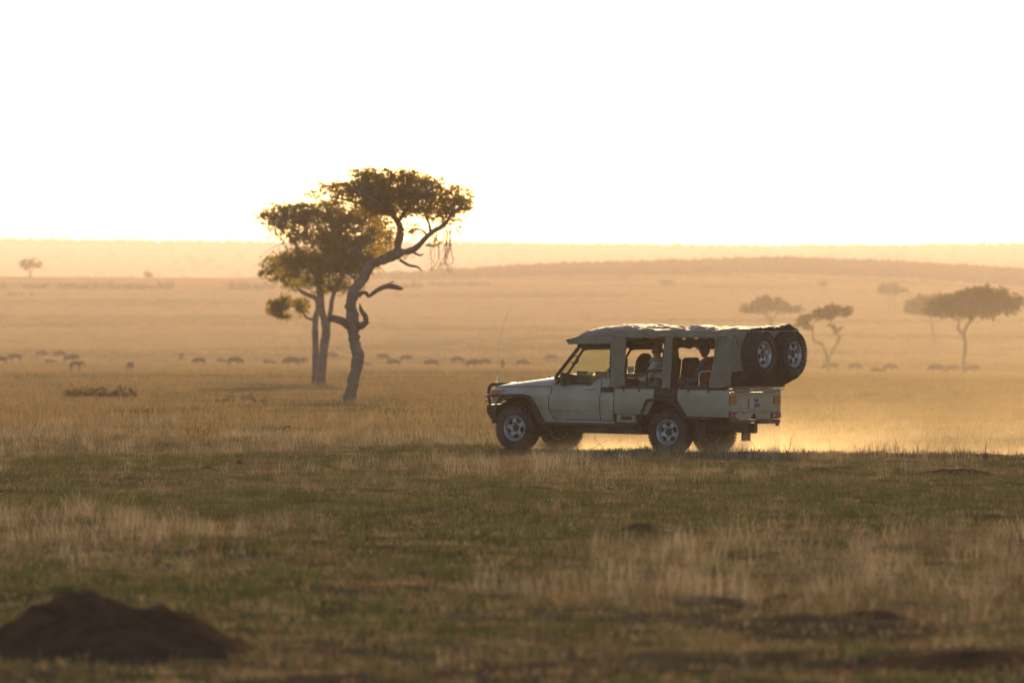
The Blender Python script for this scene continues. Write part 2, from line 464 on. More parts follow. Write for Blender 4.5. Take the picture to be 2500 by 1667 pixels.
def ground_material():
    m, nt, b = nodes_of('savanna_ground')
    L = nt.links.new
    geo = nt.nodes.new('ShaderNodeNewGeometry')
    at = nt.nodes.new('ShaderNodeAttribute'); at.attribute_name = 'dry'
    n1 = nt.nodes.new('ShaderNodeTexNoise'); n1.inputs['Scale'].default_value = 1.7; n1.inputs['Detail'].default_value = 9; n1.inputs['Roughness'].default_value = 0.65
    L(geo.outputs['Position'], n1.inputs['Vector'])
    mp = nt.nodes.new('ShaderNodeMapping'); mp.inputs['Scale'].default_value = (0.02, 0.006, 0.02)
    L(geo.outputs['Position'], mp.inputs['Vector'])
    n2 = nt.nodes.new('ShaderNodeTexNoise'); n2.inputs['Scale'].default_value = 1.0; n2.inputs['Detail'].default_value = 7
    L(mp.outputs[0], n2.inputs['Vector'])
    def ramp(stops, src):
        c = nt.nodes.new('ShaderNodeValToRGB'); e = c.color_ramp.elements
        for i, (p, col) in enumerate(stops):
            if i > 1: e.new(p)
            e[i].position = p; e[i].color = (*col, 1)
        L(src, c.inputs['Fac']); return c.outputs['Color']
    green = ramp([(0.32, (0.045, 0.040, 0.025)), (0.5, (0.085, 0.095, 0.045)), (0.68, (0.16, 0.15, 0.085))], n1.outputs['Fac'])
    dry = ramp([(0.3, (0.07, 0.052, 0.034)), (0.5, (0.14, 0.107, 0.07)), (0.7, (0.23, 0.18, 0.12))], n1.outputs['Fac'])
    mx = nt.nodes.new('ShaderNodeMix'); mx.data_type = 'RGBA'
    L(at.outputs['Fac'], mx.inputs['Factor']); L(green, mx.inputs['A']); L(dry, mx.inputs['B'])
    ea = nt.nodes.new('ShaderNodeAttribute'); ea.attribute_name = 'earth'
    m0 = nt.nodes.new('ShaderNodeMix'); m0.data_type = 'RGBA'
    L(ea.outputs['Fac'], m0.inputs['Factor']); L(mx.outputs['Result'], m0.inputs['A']); m0.inputs['B'].default_value = (0.085, 0.058, 0.036, 1)
    mx = m0
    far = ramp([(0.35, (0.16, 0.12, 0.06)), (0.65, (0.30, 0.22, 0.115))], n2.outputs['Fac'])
    wood = nt.nodes.new('ShaderNodeAttribute'); wood.attribute_name = 'wood'
    fr = nt.nodes.new('ShaderNodeAttribute'); fr.attribute_name = 'faraway'
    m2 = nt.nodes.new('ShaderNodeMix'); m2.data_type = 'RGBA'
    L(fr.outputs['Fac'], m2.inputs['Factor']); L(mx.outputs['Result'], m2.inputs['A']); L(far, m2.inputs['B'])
    m3 = nt.nodes.new('ShaderNodeMix'); m3.data_type = 'RGBA'
    L(wood.outputs['Fac'], m3.inputs['Factor']); L(m2.outputs['Result'], m3.inputs['A']); m3.inputs['B'].default_value = (0.045, 0.04, 0.018, 1)
    L(m3.outputs['Result'], b.inputs['Base Color'])
    b.inputs['Roughness'].default_value = 1.0; b.inputs['Specular IOR Level'].default_value = 0.0
    n3 = nt.nodes.new('ShaderNodeTexNoise'); n3.inputs['Scale'].default_value = 7; n3.inputs['Detail'].default_value = 8
    L(geo.outputs['Position'], n3.inputs['Vector'])
    bp = nt.nodes.new('ShaderNodeBump'); bp.inputs['Strength'].default_value = 0.8; bp.inputs['Distance'].default_value = 0.06
    L(n3.outputs['Fac'], bp.inputs['Height']); L(bp.outputs[0], b.inputs['Normal'])
    return m

# ------------------------------------------------------------------ ground sheet
def build_ground():
    Ds = list(np.arange(-60, 36, 4.0)) + list(np.arange(36, 240, 0.45))
    while Ds[-1] < 10400: Ds.append(Ds[-1] * 1.0075)
    Ds = np.array(Ds)
    uc = np.concatenate([-(1 + np.geomspace(0.04, 9, 16)[::-1]), np.linspace(-1, 1, 121), 1 + np.geomspace(0.04, 9, 16)])
    W = np.maximum(Ds, 30) * 0.066 + 2
    X = W[:, None] * uc[None, :]; Y = np.repeat(Ds[:, None], len(uc), 1)
    X = np.clip(X, -4000, 4000)
    Z = ground_z(X, np.maximum(Y, 36))
    nr, nc = X.shape
    me = bpy.data.meshes.new('ground')
    co = np.stack([X, Y, Z], -1).reshape(-1, 3)
    idx = np.arange(nr * nc).reshape(nr, nc)
    q = np.stack([idx[:-1, :-1], idx[:-1, 1:], idx[1:, 1:], idx[1:, :-1]], -1).reshape(-1, 4)
    me.vertices.add(len(co)); me.vertices.foreach_set('co', co.reshape(-1).astype(np.float32))
    me.loops.add(q.size); me.loops.foreach_set('vertex_index', q.reshape(-1).astype(np.int32))
    me.polygons.add(len(q)); me.polygons.foreach_set('loop_start', np.arange(0, q.size, 4, dtype=np.int32))
    me.update(calc_edges=True)
    me.polygons.foreach_set('use_smooth', [True] * len(q))
    def att(name, v):
        a = me.attributes.new(name, 'FLOAT', 'POINT'); a.data.foreach_set('value', v.reshape(-1).astype(np.float32))
    att('dry', dryness(X, Y))
    att('earth', earthy(X, Y))
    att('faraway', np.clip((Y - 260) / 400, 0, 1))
    U = 1250 + X / np.maximum(Y, 1) * F
    wd = np.clip((Y - 3090) / 60, 0, 1) * np.clip((4250 - Y) / 100, 0, 1) * np.clip((U - 850) / 250, 0, 1)
    wd = np.maximum(wd, 0.6 * np.clip((Y - 8800) / 300, 0, 1))
    att('wood', wd)
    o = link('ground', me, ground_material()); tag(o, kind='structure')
build_ground()

# ------------------------------------------------------------------ haze
def volume_box(name, x0, x1, y0, y1, z0, z1, M=None):
    b = MB(); b.box(x0, x1, y0, y1, z0, z1, M)
    return b
HAZE_D = 1.5e-4
hz = volume_box('haze', -4200, 4200, -80, 10600, -12, 128).build('haze', None)
mh = bpy.data.materials.new('haze_air'); mh.use_nodes = True
nt = mh.node_tree
for n in list(nt.nodes): nt.nodes.remove(n)
out = nt.nodes.new('ShaderNodeOutputMaterial'); pv = nt.nodes.new('ShaderNodeVolumePrincipled')
pv.inputs['Color'].default_value = (0.98, 0.84, 0.80, 1)
pv.inputs['Density'].default_value = HAZE_D
pv.inputs['Anisotropy'].default_value = 0.41
nt.links.new(pv.outputs[0], out.inputs['Volume'])
hz.data.materials.append(mh); tag(hz, kind='stuff')
tag(hz, 'warm dusty haze hanging over the whole plain')

# ------------------------------------------------------------------ far woods (too far to tell the bushes apart)
def leaf_blob(n, rx, ry, rz, size, seed=0):
    g = np.random.default_rng(seed)
    p = g.normal(size=(n, 3)); p /= np.linalg.norm(p, axis=1)[:, None]
    p *= (0.55 + 0.45 * g.random((n, 1))) * (0.8 + 0.35 * np.sin(p[:, :1] * 5 + seed) * np.cos(p[:, 1:2] * 4))
    p = p * [rx, ry, rz]; p[:, 2] = np.abs(p[:, 2] + rz * 0.35)
    return quads_at(g, p, size)

def quads_at(g, p, size):
    n = len(p)
    a = g.normal(size=(n, 3)); a /= np.linalg.norm(a, axis=1)[:, None]
    b = np.cross(a, g.normal(size=(n, 3))); b /= np.linalg.norm(b, axis=1)[:, None]
    s = size * (0.6 + 0.8 * g.random((n, 1)))
    a = a * s; b = b * s * 0.7
    return np.stack([p - a - b, p + a - b, p + a + b, p - a + b], 1)

def hidden_collection(name, objs):
    c = bpy.data.collections.new(name)
    for o in objs: c.objects.link(o)
    return c

def scatter(name, pts, sc, rz, vi, coll):
    me = bpy.data.meshes.new(name)
    me.vertices.add(len(pts)); me.vertices.foreach_set('co', np.asarray(pts, np.float32).reshape(-1))
    for nm, v, ty in (('sc', sc, 'FLOAT'), ('rz', rz, 'FLOAT'), ('vi', vi, 'INT')):
        a = me.attributes.new(nm, ty, 'POINT'); a.data.foreach_set('value', np.asarray(v).astype(np.float32 if ty == 'FLOAT' else np.int32))
    me.update()
    o = bpy.data.objects.new(name, me); COL.objects.link(o)
    ng = bpy.data.node_groups.new(name + '_scatter', 'GeometryNodeTree')
    ng.interface.new_socket('Geometry', in_out='INPUT', socket_type='NodeSocketGeometry')
    ng.interface.new_socket('Geometry', in_out='OUTPUT', socket_type='NodeSocketGeometry')
    N = ng.nodes.new; L = ng.links.new
    gi = N('NodeGroupInput'); go = N('NodeGroupOutput')
    ci = N('GeometryNodeCollectionInfo'); ci.inputs['Collection'].default_value = coll
    ci.inputs['Separate Children'].default_value = True; ci.inputs['Reset Children'].default_value = True
    ip = N('GeometryNodeInstanceOnPoints'); ip.inputs['Pick Instance'].default_value = True
    def attr(nm, ty):
        a = N('GeometryNodeInputNamedAttribute'); a.data_type = ty; a.inputs['Name'].default_value = nm
        return a.outputs['Attribute']
    cx = N('ShaderNodeCombineXYZ'); L(attr('rz', 'FLOAT'), cx.inputs['Z'])
    L(gi.outputs[0], ip.inputs['Points']); L(ci.outputs[0], ip.inputs['Instance'])
    L(attr('vi', 'INT'), ip.inputs['Instance Index']); L(cx.outputs[0], ip.inputs['Rotation']); L(attr('sc', 'FLOAT'), ip.inputs['Scale'])
    L(ip.outputs[0], go.inputs[0])
    md = o.modifiers.new('scatter', 'NODES'); md.node_group = ng
    return o

bushes = []
for k in range(3):
    me = quad_mesh('far_bush', leaf_blob(170, 1.6 + 0.3 * k, 1.6, 1.1 + 0.25 * k, 0.42, k)); me.materials.append(M_bush)
    bushes.append(bpy.data.objects.new('far_bush', me))
C_bush = hidden_collection('bush_kinds', bushes)
def wood(name, n, d0, d1, u0, u1, s0, s1, label, keep=lambda u, D: np.ones_like(u)):
    D = np.exp(rng.uniform(np.log(d0), np.log(d1), n)); u = rng.uniform(u0, u1, n)
    k = rng.random(n) < keep(u, D); D, u = D[k], u[k]
    X = (u - 1250) / F * D
    o = scatter(name, np.stack([X, D, ground_z(X, D) - 0.2], 1), rng.uniform(s0, s1, len(D)), rng.uniform(0, 6.3, len(D)), rng.integers(0, 3, len(D)), C_bush)
    tag(o, label, 'wood', kind='stuff')
wood('far_wood', 11000, 3120, 3700, 850, 3100, 0.4, 1.0, 'dense scrub covering the long low hill on the right', lambda u, D: np.clip((u - 880) / 420, 0, 1))
wood('ridge_wood', 2600, 9000, 9700, -500, 3000, 0.7, 2.2, 'faint scattered trees along the farthest ridge')
wood('valley_scrub', 500, 5600, 8800, -500, 3000, 0.9, 2.4, 'very faint scattered bushes in the hazy valley')

# ------------------------------------------------------------------ grass
def tuft(name, n, h0, h1, rad, wd, m, lean=0.5, seed=0):
    g = np.random.default_rng(seed); b = MB()
    for _ in range(n):
        a = g.uniform(0, 6.283); r = rad * math.sqrt(g.random()); x, y = r * math.cos(a), r * math.sin(a)
        h = g.uniform(h0, h1); t = g.uniform(0, 6.283); le = lean * h * g.uniform(0.2, 1.0)
        lx, ly = math.cos(t) * le, math.sin(t) * le
        o = g.uniform(0, 3.14); wx, wy = math.cos(o) * wd * g.uniform(0.6, 1.3), math.sin(o) * wd * g.uniform(0.6, 1.3)
        p0 = (x - wx, y - wy, -0.03); p1 = (x + wx, y + wy, -0.03)
        m0 = (x + lx * 0.35 - wx * 0.8, y + ly * 0.35 - wy * 0.8, h * 0.6); m1 = (x + lx * 0.35 + wx * 0.8, y + ly * 0.35 + wy * 0.8, h * 0.6)
        e = (x + lx, y + ly, h)
        b.add([p0, p1, m1, m0, e], [(0, 1, 2, 3), (3, 2, 4)])
    me = bpy.data.meshes.new(name); me.from_pydata(b.v, [], b.f); me.materials.append(m); me.update()
    return bpy.data.objects.new(name, me)

G_dry = leafmat('grass_dry', (0.29, 0.23, 0.145), (0.28, 0.205, 0.11), 0.4, 0.3, 0.9)
G_pale = leafmat('grass_pale', (0.50, 0.42, 0.30), (0.44, 0.35, 0.22), 0.4, 0.25, 0.9)
G_rust = leafmat('grass_rust', (0.19, 0.12, 0.07), (0.20, 0.12, 0.06), 0.4, 0.3, 0.9)
G_green = leafmat('grass_green', (0.095, 0.112, 0.050), (0.11, 0.12, 0.04), 0.35, 0.4, 1.3)
G_olive = leafmat('grass_olive', (0.175, 0.165, 0.095), (0.14, 0.12, 0.05), 0.4, 0.35, 1.1)
G_far = leafmat('grass_far', (0.30, 0.22, 0.115), (0.32, 0.225, 0.10), 0.5, 0.2, 0.06)
G_far2 = leafmat('grass_far_green', (0.15, 0.125, 0.055), (0.18, 0.14, 0.05), 0.5, 0.25, 0.06)

near_kinds = [
    tuft('tuft', 16, 0.10, 0.30, 0.13, 0.003, G_dry, 0.8, 1), tuft('tuft', 12, 0.16, 0.44, 0.14, 0.0026, G_pale, 0.75, 2),
    tuft('tuft', 12, 0.08, 0.22, 0.10, 0.004, G_rust, 0.6, 3), tuft('tuft', 16, 0.08, 0.30, 0.14, 0.003, G_olive, 0.9, 4),
    tuft('tuft', 26, 0.03, 0.075, 0.16, 0.006, G_green, 0.9, 5), tuft('tuft', 22, 0.03, 0.09, 0.15, 0.005, G_olive, 0.9, 6),
    tuft('tuft', 20, 0.02, 0.06, 0.16, 0.005, G_dry, 1.0, 7), tuft('tuft', 34, 0.05, 0.13, 0.17, 0.006, G_green, 0.7, 8)]
C_near = hidden_collection('near_kinds', near_kinds)
far_kinds = [
    tuft('farTuft', 22, 0.12, 0.34, 0.35, 0.012, G_dry, 0.5, 11), tuft('farTuft', 20, 0.15, 0.42, 0.40, 0.012, G_far, 0.5, 12),
    tuft('farTuft', 24, 0.06, 0.20, 0.40, 0.014, G_olive, 0.7, 13), tuft('farTuft', 22, 0.06, 0.22, 0.4, 0.014, G_far, 0.6, 14)]
C_far = hidden_collection('far_kinds', far_kinds)
vf_kinds = [tuft('vTuft', 26, 0.15, 0.45, 1.0, 0.05, G_far, 0.5, 21), tuft('vTuft', 26, 0.2, 0.6, 1.1, 0.05, G_far, 0.5, 22), tuft('vTuft', 26, 0.1, 0.4, 1.1, 0.05, G_far2, 0.6, 23)]
C_vf = hidden_collection('vfar_kinds', vf_kinds)

def sample(n, d0, d1, wide=0.085, pad=2.0):
    D = np.sqrt(rng.uniform(d0**2, d1**2, n)); X = rng.uniform(-1, 1, n) * (D * wide + pad)
    return X, D

def track_clear(X, D):
    dx = X - VO.x; dy = D - VO.y
    sl = dx * HX + dy * HY; tl = -dx * HY + dy * HX
    return (np.abs(tl) < 1.35) & (sl < 4.6) & (sl > -40)

def field(name, X, D, kinds, scale, coll, label):
    P = np.stack([X, D, ground_z(X, D)], 1)
    o = scatter(name, P, scale, rng.uniform(0, 6.283, len(X)), kinds, coll)
    tag(o, label, 'grass', kind='stuff')

def soft(D, a, b, fa, fb):
    return rng.random(len(D)) < np.clip((D - a) / fa, 0, 1) * np.clip((b - D) / fb, 0, 1)
# short turf
X, D = sample(80000, 44, 200); dr = dryness(X, D); ea = earthy(X, D)
ok = (~track_clear(X, D) | (rng.random(len(X)) < 0.25)) & soft(D, 40, 200, 5, 25) & (rng.random(len(X)) > ea * 0.75)
X, D, dr, ea = X[ok], D[ok], dr[ok], ea[ok]
r1, r2 = rng.random(len(X)), rng.random(len(X))
k = np.where(r1 < np.clip(dr * 0.8 + 0.38 + 0.5 * ea + 0.8 * (fbm(X / 0.8 + 90, D / 2.0, 3) - 0.5), 0, 1), np.where(r2 < 0.5, 6, np.where(r2 < 0.85, 5, 2)), np.where(r2 < 0.48, 4, np.where(r2 < 0.58, 7, np.where(r2 < 0.80, 5, 6))))
sc_ = rng.uniform(0.5, 1.35, len(X)) * np.where(k == 2, 0.5, 1.0)
field('turf', X, D, k, sc_, C_near, 'short green and brown turf over the near ground')
# long dry grass
X, D = sample(76000, 46, 205); dr = dryness(X, D)
clump = fbm(X / 0.8 + 3, D / 1.6 + 8, 3)
p = np.clip((dr - 0.30) * 1.25, 0.02, 1) * np.clip((clump - 0.38) * 4.0, 0.03, 1) * (1 - 0.85 * np.clip((66 - D) / 8, 0, 1))
ok = (rng.random(len(X)) < p) & ~track_clear(X, D) & soft(D, 40, 205, 5, 20)
X, D, dr, clump = X[ok], D[ok], dr[ok], clump[ok]
k = rng.choice([0, 1, 2, 3], len(X), p=[0.32, 0.34, 0.10, 0.24])
field('long_grass', X, D, k, rng.uniform(0.28, 0.72, len(X)) * (0.6 + 0.6 * np.clip(dr, 0, 1)) * (0.5 + clump * 0.95), C_near, 'long dry straw coloured grass standing in loose patches')
# behind the vehicle
X, D = sample(92000, 165, 540, 0.10, 2); dr = dryness(X, D)
r = rng.random(len(X)); k = np.where(r < dr * 0.8, np.where(rng.random(len(X)) < 0.5, 0, 1), np.where(rng.random(len(X)) < 0.5, 2, 3))
ok = ~track_clear(X, D) & soft(D, 165, 540, 25, 120)
field('middle_grass', X[ok], D[ok], k[ok], rng.uniform(0.4, 0.9, ok.sum()) * (0.6 + 0.8 * fbm(X[ok] / 4, D[ok] / 8, 3)), C_far, 'dry golden grass between the vehicle and the trees')
X, D = sample(98000, 380, 1350, 0.10, 4); band = fbm(X / 40, D / 70, 3)
ok = soft(D, 380, 1350, 160, 200); X, D, band = X[ok], D[ok], band[ok]
k = np.where(rng.random(len(X)) < np.clip((band - 0.3) * 2.5, 0.1, 0.95), rng.choice([1, 3], len(X)), 2)
field('plain_grass', X, D, k, rng.uniform(0.7, 1.4, len(X)), C_far, 'backlit grass of the open plain round the herd')
X, D = sample(115000, 1050, 3200, 0.10, 10); band = fbm(X / 90, D / 160, 4)
ok = soft(D, 1050, 3200, 300, 100); X, D, band = X[ok], D[ok], band[ok]
k = np.where(rng.random(len(X)) < np.clip((band - 0.42) * 6, 0.05, 0.95), rng.choice([0, 1], len(X)), 2)
field('distant_grass', X, D, k, rng.uniform(0.7, 1.5, len(X)), C_vf, 'pale golden grass on the far rising plain')

# ================================================================== the safari vehicle
VM = Matrix(((HX * math.cos(VPIT), -math.sin(VYAW), 0), (HY * math.cos(VPIT), -math.cos(VYAW), 0), (math.sin(VPIT), 0, 0)))
_fw = Vector((HX * math.cos(VPIT), HY * math.cos(VPIT), math.sin(VPIT))); _lf = Vector((-math.sin(VYAW), -math.cos(VYAW), 0)); _up = _fw.cross(_lf)
VM = Matrix((( _fw.x, _lf.x, _up.x, VO.x), (_fw.y, _lf.y, _up.y, VO.y), (_fw.z, _lf.z, _up.z, VO.z), (0, 0, 0, 1)))
veh = empty('safari_vehicle'); veh.matrix_world = VM
tag(veh, 'beige off-road safari pickup with canvas canopy, open sides and two spare wheels on the tail', 'safari vehicle')

def panel(name, outline, yfn, levels, m, side=1, thick=0.035, parent=veh, bevel=0.008, hole=None):
    """body panel: xz outline, cut at height levels, outer skin shaped by yfn(z), given thickness"""
    bm = bmesh.new()
    vs = [bm.verts.new((x, 0, z)) for x, z in outline]
    bm.faces.new(vs)
    for zl in levels:
        bmesh.ops.bisect_plane(bm, geom=bm.verts[:] + bm.edges[:] + bm.faces[:], plane_co=(0, 0, zl), plane_no=(0, 0, 1))
    bmesh.ops.triangulate(bm, faces=[f for f in bm.faces if len(f.verts) > 4])
    ret = bmesh.ops.extrude_face_region(bm, geom=bm.faces[:])
    nv = set(v for v in ret['geom'] if isinstance(v, bmesh.types.BMVert))
    for v in bm.verts:
        yo = yfn(v.co.z)
        v.co.y = side * (yo if v not in nv else yo - thick)
    bmesh.ops.recalc_face_normals(bm, faces=bm.faces)
    me = bpy.data.meshes.new(name); bm.to_mesh(me); bm.free()
    me.polygons.foreach_set('use_smooth', [True] * len(me.polygons))
    o = link(name, me, m, parent)
    md = o.modifiers.new('bevel', 'BEVEL'); md.width = bevel; md.segments = 2; md.limit_method = 'ANGLE'; md.angle_limit = R(50)
    es = o.modifiers.new('es', 'EDGE_SPLIT'); es.split_angle = R(32)
    return o

def ifn(tab):
    zs = [a for a, _ in tab]; ys = [b for _, b in tab]
    return lambda z: float(np.interp(z, zs, ys))
y_cab = ifn([(0.50, 0.815), (0.60, 0.845), (0.765, 0.862), (0.772, 0.868), (0.95, 0.878), (1.03, 0.874), (1.06, 0.858), (1.18, 0.838), (1.35, 0.815)])
LV = [0.60, 0.765, 0.772, 0.86, 0.95, 1.03, 1.06, 1.12, 1.18]
y_bed = ifn([(0.60, 0.86), (0.70, 0.872), (0.77, 0.872), (0.785, 0.882), (1.09, 0.886), (1.105, 0.874), (1.19, 0.874)])
LB = [0.77, 0.785, 0.93, 1.09, 1.105]

for s in (1, -1):
    panel('fender', [(3.77, 0.845), (3.785, 0.95), (3.79, 1.05), (3.75, 1.142), (3.30, 1.152), (2.90, 1.163), (2.525, 1.176), (2.522, 1.06), (2.566, 1.007), (2.566, 0.77), (2.46, 0.585),
           (2.74, 0.585), (2.79, 0.70), (2.86, 0.84), (2.93, 0.925), (3.04, 0.965), (3.30, 0.975), (3.52, 0.945), (3.60, 0.86), (3.62, 0.845)], y_cab, LV, M_paint, s)
    door = panel('door', [(2.505, 1.176), (2.512, 1.06), (2.553, 1.007), (2.553, 0.77), (2.446, 0.585), (1.473, 0.598), (1.466, 1.338), (1.545, 1.318), (1.63, 1.268), (1.70, 1.243), (2.30, 1.232), (2.40, 1.225)], y_cab, LV + [1.24], M_paint, s)
    MB().box(1.60, 1.79, 0.852 * s, 0.885 * s, 1.152, 1.178).build('door_handle', M_chrome, door, bevel=0.008)
    MB().box(1.66, 2.40, (0.835 if s > 0 else -0.862), (0.862 if s > 0 else -0.835), 1.226, 1.246).build('window_seal', M_dark, door, bevel=0.004)
    panel('cab_panel', [(1.457, 0.598), (1.172, 0.598), (1.177, 1.197), (1.177, 1.352), (1.455, 1.340)], y_cab, LV, M_paint, s)
    MB().box(1.20, 1.452, 0.83 * s, 0.862 * s, 1.098, 1.196).build('air_vent', M_dark, veh, bevel=0.005)
    for k in range(4): MB().box(1.21, 1.445, 0.855 * s, 0.872 * s, 1.108 + k * 0.023, 1.118 + k * 0.023).build('vent_slat', M_inner, veh)
    MB().box(1.17, 2.72, 0.74 * s, 0.84 * s, 0.515, 0.592).build('sill', M_paint, veh, bevel=0.012)
    # wheel-arch guards, bull-bar side tube and rock slider
    fl = [(3.62, 0.86), (3.55, 0.955), (3.40, 0.992), (3.04, 0.99), (2.93, 0.935), (2.84, 0.80), (2.77, 0.66), (2.69, 0.52)]
    b = MB()
    P = smooth_path(fl, 3)
    for (xa, za), (xb, zb) in zip(P[:-1], P[1:]):
        d = Vector((xb - xa, zb - za)).normalized(); nx, nz = -d.y, d.x
        t = 0.035
        vs = [(xa, 0.80 * s, za), (xb, 0.80 * s, zb), (xb - nx * t, 0.80 * s, zb - nz * t), (xa - nx * t, 0.80 * s, za - nz * t),
              (xa, 0.935 * s, za - 0.01), (xb, 0.935 * s, zb - 0.01), (xb - nx * t, 0.935 * s, zb - nz * t - 0.01), (xa - nx * t, 0.935 * s, za - nz * t - 0.01)]
        b.add(vs, [(0, 1, 5, 4), (2, 3, 7, 6), (4, 5, 6, 7), (0, 3, 2, 1)])
    b.build('front_wheel_arch', M_dark, veh, doubles=True)
    MB().tube(smooth_path([(4.00, 0.74 * s, 0.985), (3.80, 0.90 * s, 0.99), (3.55, 0.935 * s, 1.0), (3.05, 0.935 * s, 1.008), (2.93, 0.935 * s, 0.94), (2.83, 0.935 * s, 0.74), (2.73, 0.92 * s, 0.54), (2.66, 0.91 * s, 0.515)], 4), 0.024, 8).build('guard_tube', M_tube, veh, smooth=True)
    MB().tube([(2.72, 0.90 * s, 0.50), (2.60, 0.905 * s, 0.512), (0.70, 0.905 * s, 0.515), (0.62, 0.905 * s, 0.515)], 0.034, 10).build('side_step', M_tube, veh, smooth=True)
    MB().tube(smooth_path([(0.66, 0.92 * s, 0.50), (0.60, 0.93 * s, 0.60), (0.44, 0.935 * s, 0.94), (0.33, 0.935 * s, 0.985), (0.12, 0.935 * s, 0.996), (-0.07, 0.935 * s, 0.992), (-0.17, 0.935 * s, 0.94), (-0.26, 0.935 * s, 0.82), (-0.35, 0.935 * s, 0.70), (-0.55, 0.92 * s, 0.678), (-1.05, 0.90 * s, 0.676)], 4), 0.026, 8).build('guard_tube', M_tube, veh, smooth=True)
    # bed sides
    panel('bed_side_front', [(1.155, 1.176), (1.155, 0.715), (0.47, 0.715), (0.40, 0.83), (0.325, 0.945), (0.318, 1.18)], y_bed, LB, M_paint, s)
    panel('bed_side_rear', [(-0.185, 1.18), (-1.235, 1.186), (-1.235, 0.735), (-1.19, 0.705), (-0.385, 0.705), (-0.31, 0.80), (-0.245, 0.91), (-0.185, 0.975)], y_bed, LB, M_paint, s)
    MB().box(-0.19, 0.32, 0.80 * s, 0.858 * s, 0.978, 1.186).build('filler_panel', M_dark, veh, bevel=0.006)
    MB().box(-0.17, 0.30, 0.855 * s, 0.872 * s, 0.99, 1.07).build('filler_step', M_inner, veh, bevel=0.006)
    # underfloor locker with a window-like recess
    lk = MB()
    for a in ((1.03, 1.11, 0.567, 0.702), (0.716, 0.79, 0.567, 0.702), (0.79, 1.03, 0.567, 0.612), (0.79, 1.03, 0.678, 0.702)): lk.box(a[0], a[1], 0.78 * s, 0.86 * s, a[2], a[3])
    lk.build('locker', M_paint, veh, bevel=0.006)
    MB().box(0.60, 1.14, 0.60 * s, 0.80 * s, 0.55, 0.71).build('locker_back', M_dark, veh)
    MB().box(-0.15, 1.15, 0.86 * s, 0.90 * s, 1.188, 1.222).build('bed_rail', M_dark, veh, bevel=0.006)
    MB().box(-1.235, -0.19, 0.86 * s, 0.90 * s, 1.190, 1.216).build('bed_rail', M_dark, veh, bevel=0.006)
    for x in (0.95, 0.62, -0.05, -0.42, -0.85): MB().box(x - 0.008, x + 0.008, 0.886 * s, 0.905 * s, 1.125, 1.185).build('canvas_hook', M_dark, veh)
    sp_ = lambda pts, r=0.009: MB().tube([(x, s * (y_cab(z) - 0.002), z) for x, z in pts], r, 5).build('panel_seam', M_ink, veh)
    sp_([(2.515, 1.178), (2.517, 1.12), (2.517, 1.06), (2.56, 1.007), (2.56, 0.89), (2.56, 0.77), (2.50, 0.67), (2.453, 0.583)])
    sp_([(1.462, 1.34), (1.462, 1.18), (1.463, 1.06), (1.464, 1.0), (1.464, 0.9), (1.465, 0.77), (1.465, 0.598)])
    sp_([(2.45, 0.588), (2.0, 0.593), (1.17, 0.595)], 0.007)
    MB().tube([(1.163, 0.868 * s, 1.19), (1.163, 0.87 * s, 0.60)], 0.012, 5).build('panel_seam', M_ink, veh)
    MB().tube([(2.53, 0.838 * s, 1.18), (3.30, 0.829 * s, 1.155), (3.72, 0.82 * s, 1.143)], 0.008, 5).build('panel_seam', M_ink, veh)
    # mirror
    mir = MB().box(2.15, 2.20, 0.90 * s, 1.06 * s, 1.20, 1.44).build('wing_mirror', M_dark, veh, bevel=0.02)
    MB().tube([(2.33, 0.84 * s, 1.22), (2.25, 0.92 * s, 1.21), (2.20, 0.95 * s, 1.22)], 0.012, 6).build('mirror_arm', M_tube, mir)
    # A pillar, door frame
    MB().tube([(2.455, 0.80 * s, 1.36), (2.20, 0.785 * s, 1.655), (1.965, 0.77 * s, 1.92)], 0.032, 8).build('windscreen_pillar', M_dark, veh, smooth=True)
    MB().tube([(2.33, 0.835 * s, 1.235), (2.10, 0.80 * s, 1.55), (1.895, 0.79 * s, 1.845), (1.80, 0.785 * s, 1.872), (1.33, 0.785 * s, 1.885), (1.285, 0.80 * s, 1.86), (1.275, 0.83 * s, 1.345)], 0.022, 8).build('door_frame', M_inner, veh, smooth=True)
    MB().prism([(1.895, 1.86), (2.02, 1.92), (1.98, 1.965), (1.20, 1.975), (1.22, 1.885)], 0.755 * s, 0.80 * s).build('cab_header', M_inner, veh, bevel=0.006)
    gl = MB(); gl.add([(2.30, 0.822 * s, 1.25), (1.29, 0.822 * s, 1.27), (1.29, 0.79 * s, 1.87), (1.85, 0.79 * s, 1.855)], [(0, 1, 2, 3)])
    gl.build('door_glass', M_glass, veh)
    MB().tube(smooth_path([(2.10, 0.74 * s, 1.73), (2.04, 0.73 * s, 1.72), (2.03, 0.73 * s, 1.64), (2.10, 0.74 * s, 1.59), (2.17, 0.74 * s, 1.62)], 3), 0.011, 6).build('grab_handle', M_inner, veh, smooth=True)

# bonnet: lofted with a raised middle
b = MB(); xs = np.linspace(3.80, 2.47, 22); ys = np.linspace(-1, 1, 25)
for x in xs:
    zc = float(np.interp(x, [2.47, 2.50, 3.02, 3.60, 3.74, 3.80], [1.365, 1.362, 1.30, 1.215, 1.175, 1.12]))
    ze = float(np.interp(x, [2.47, 3.74, 3.80], [1.182, 1.150, 1.10])); hw = float(np.interp(x, [2.47, 3.80], [0.838, 0.79]))
    for t in ys:
        a = abs(t)
        k = 1 - a ** 5 if a < 1 else 0
        z = ze + (zc - ze) * (0.80 * (1 - a ** 7) + 0.20 * (1 - a ** 2)) + (0.022 if a < 0.32 and x < 3.1 else 0)
        b.v.append((x, t * hw, z))
nc = len(ys)
b.f = [(i * nc + j, i * nc + j + 1, (i + 1) * nc + j + 1, (i + 1) * nc + j) for i in range(len(xs) - 1) for j in range(nc - 1)]
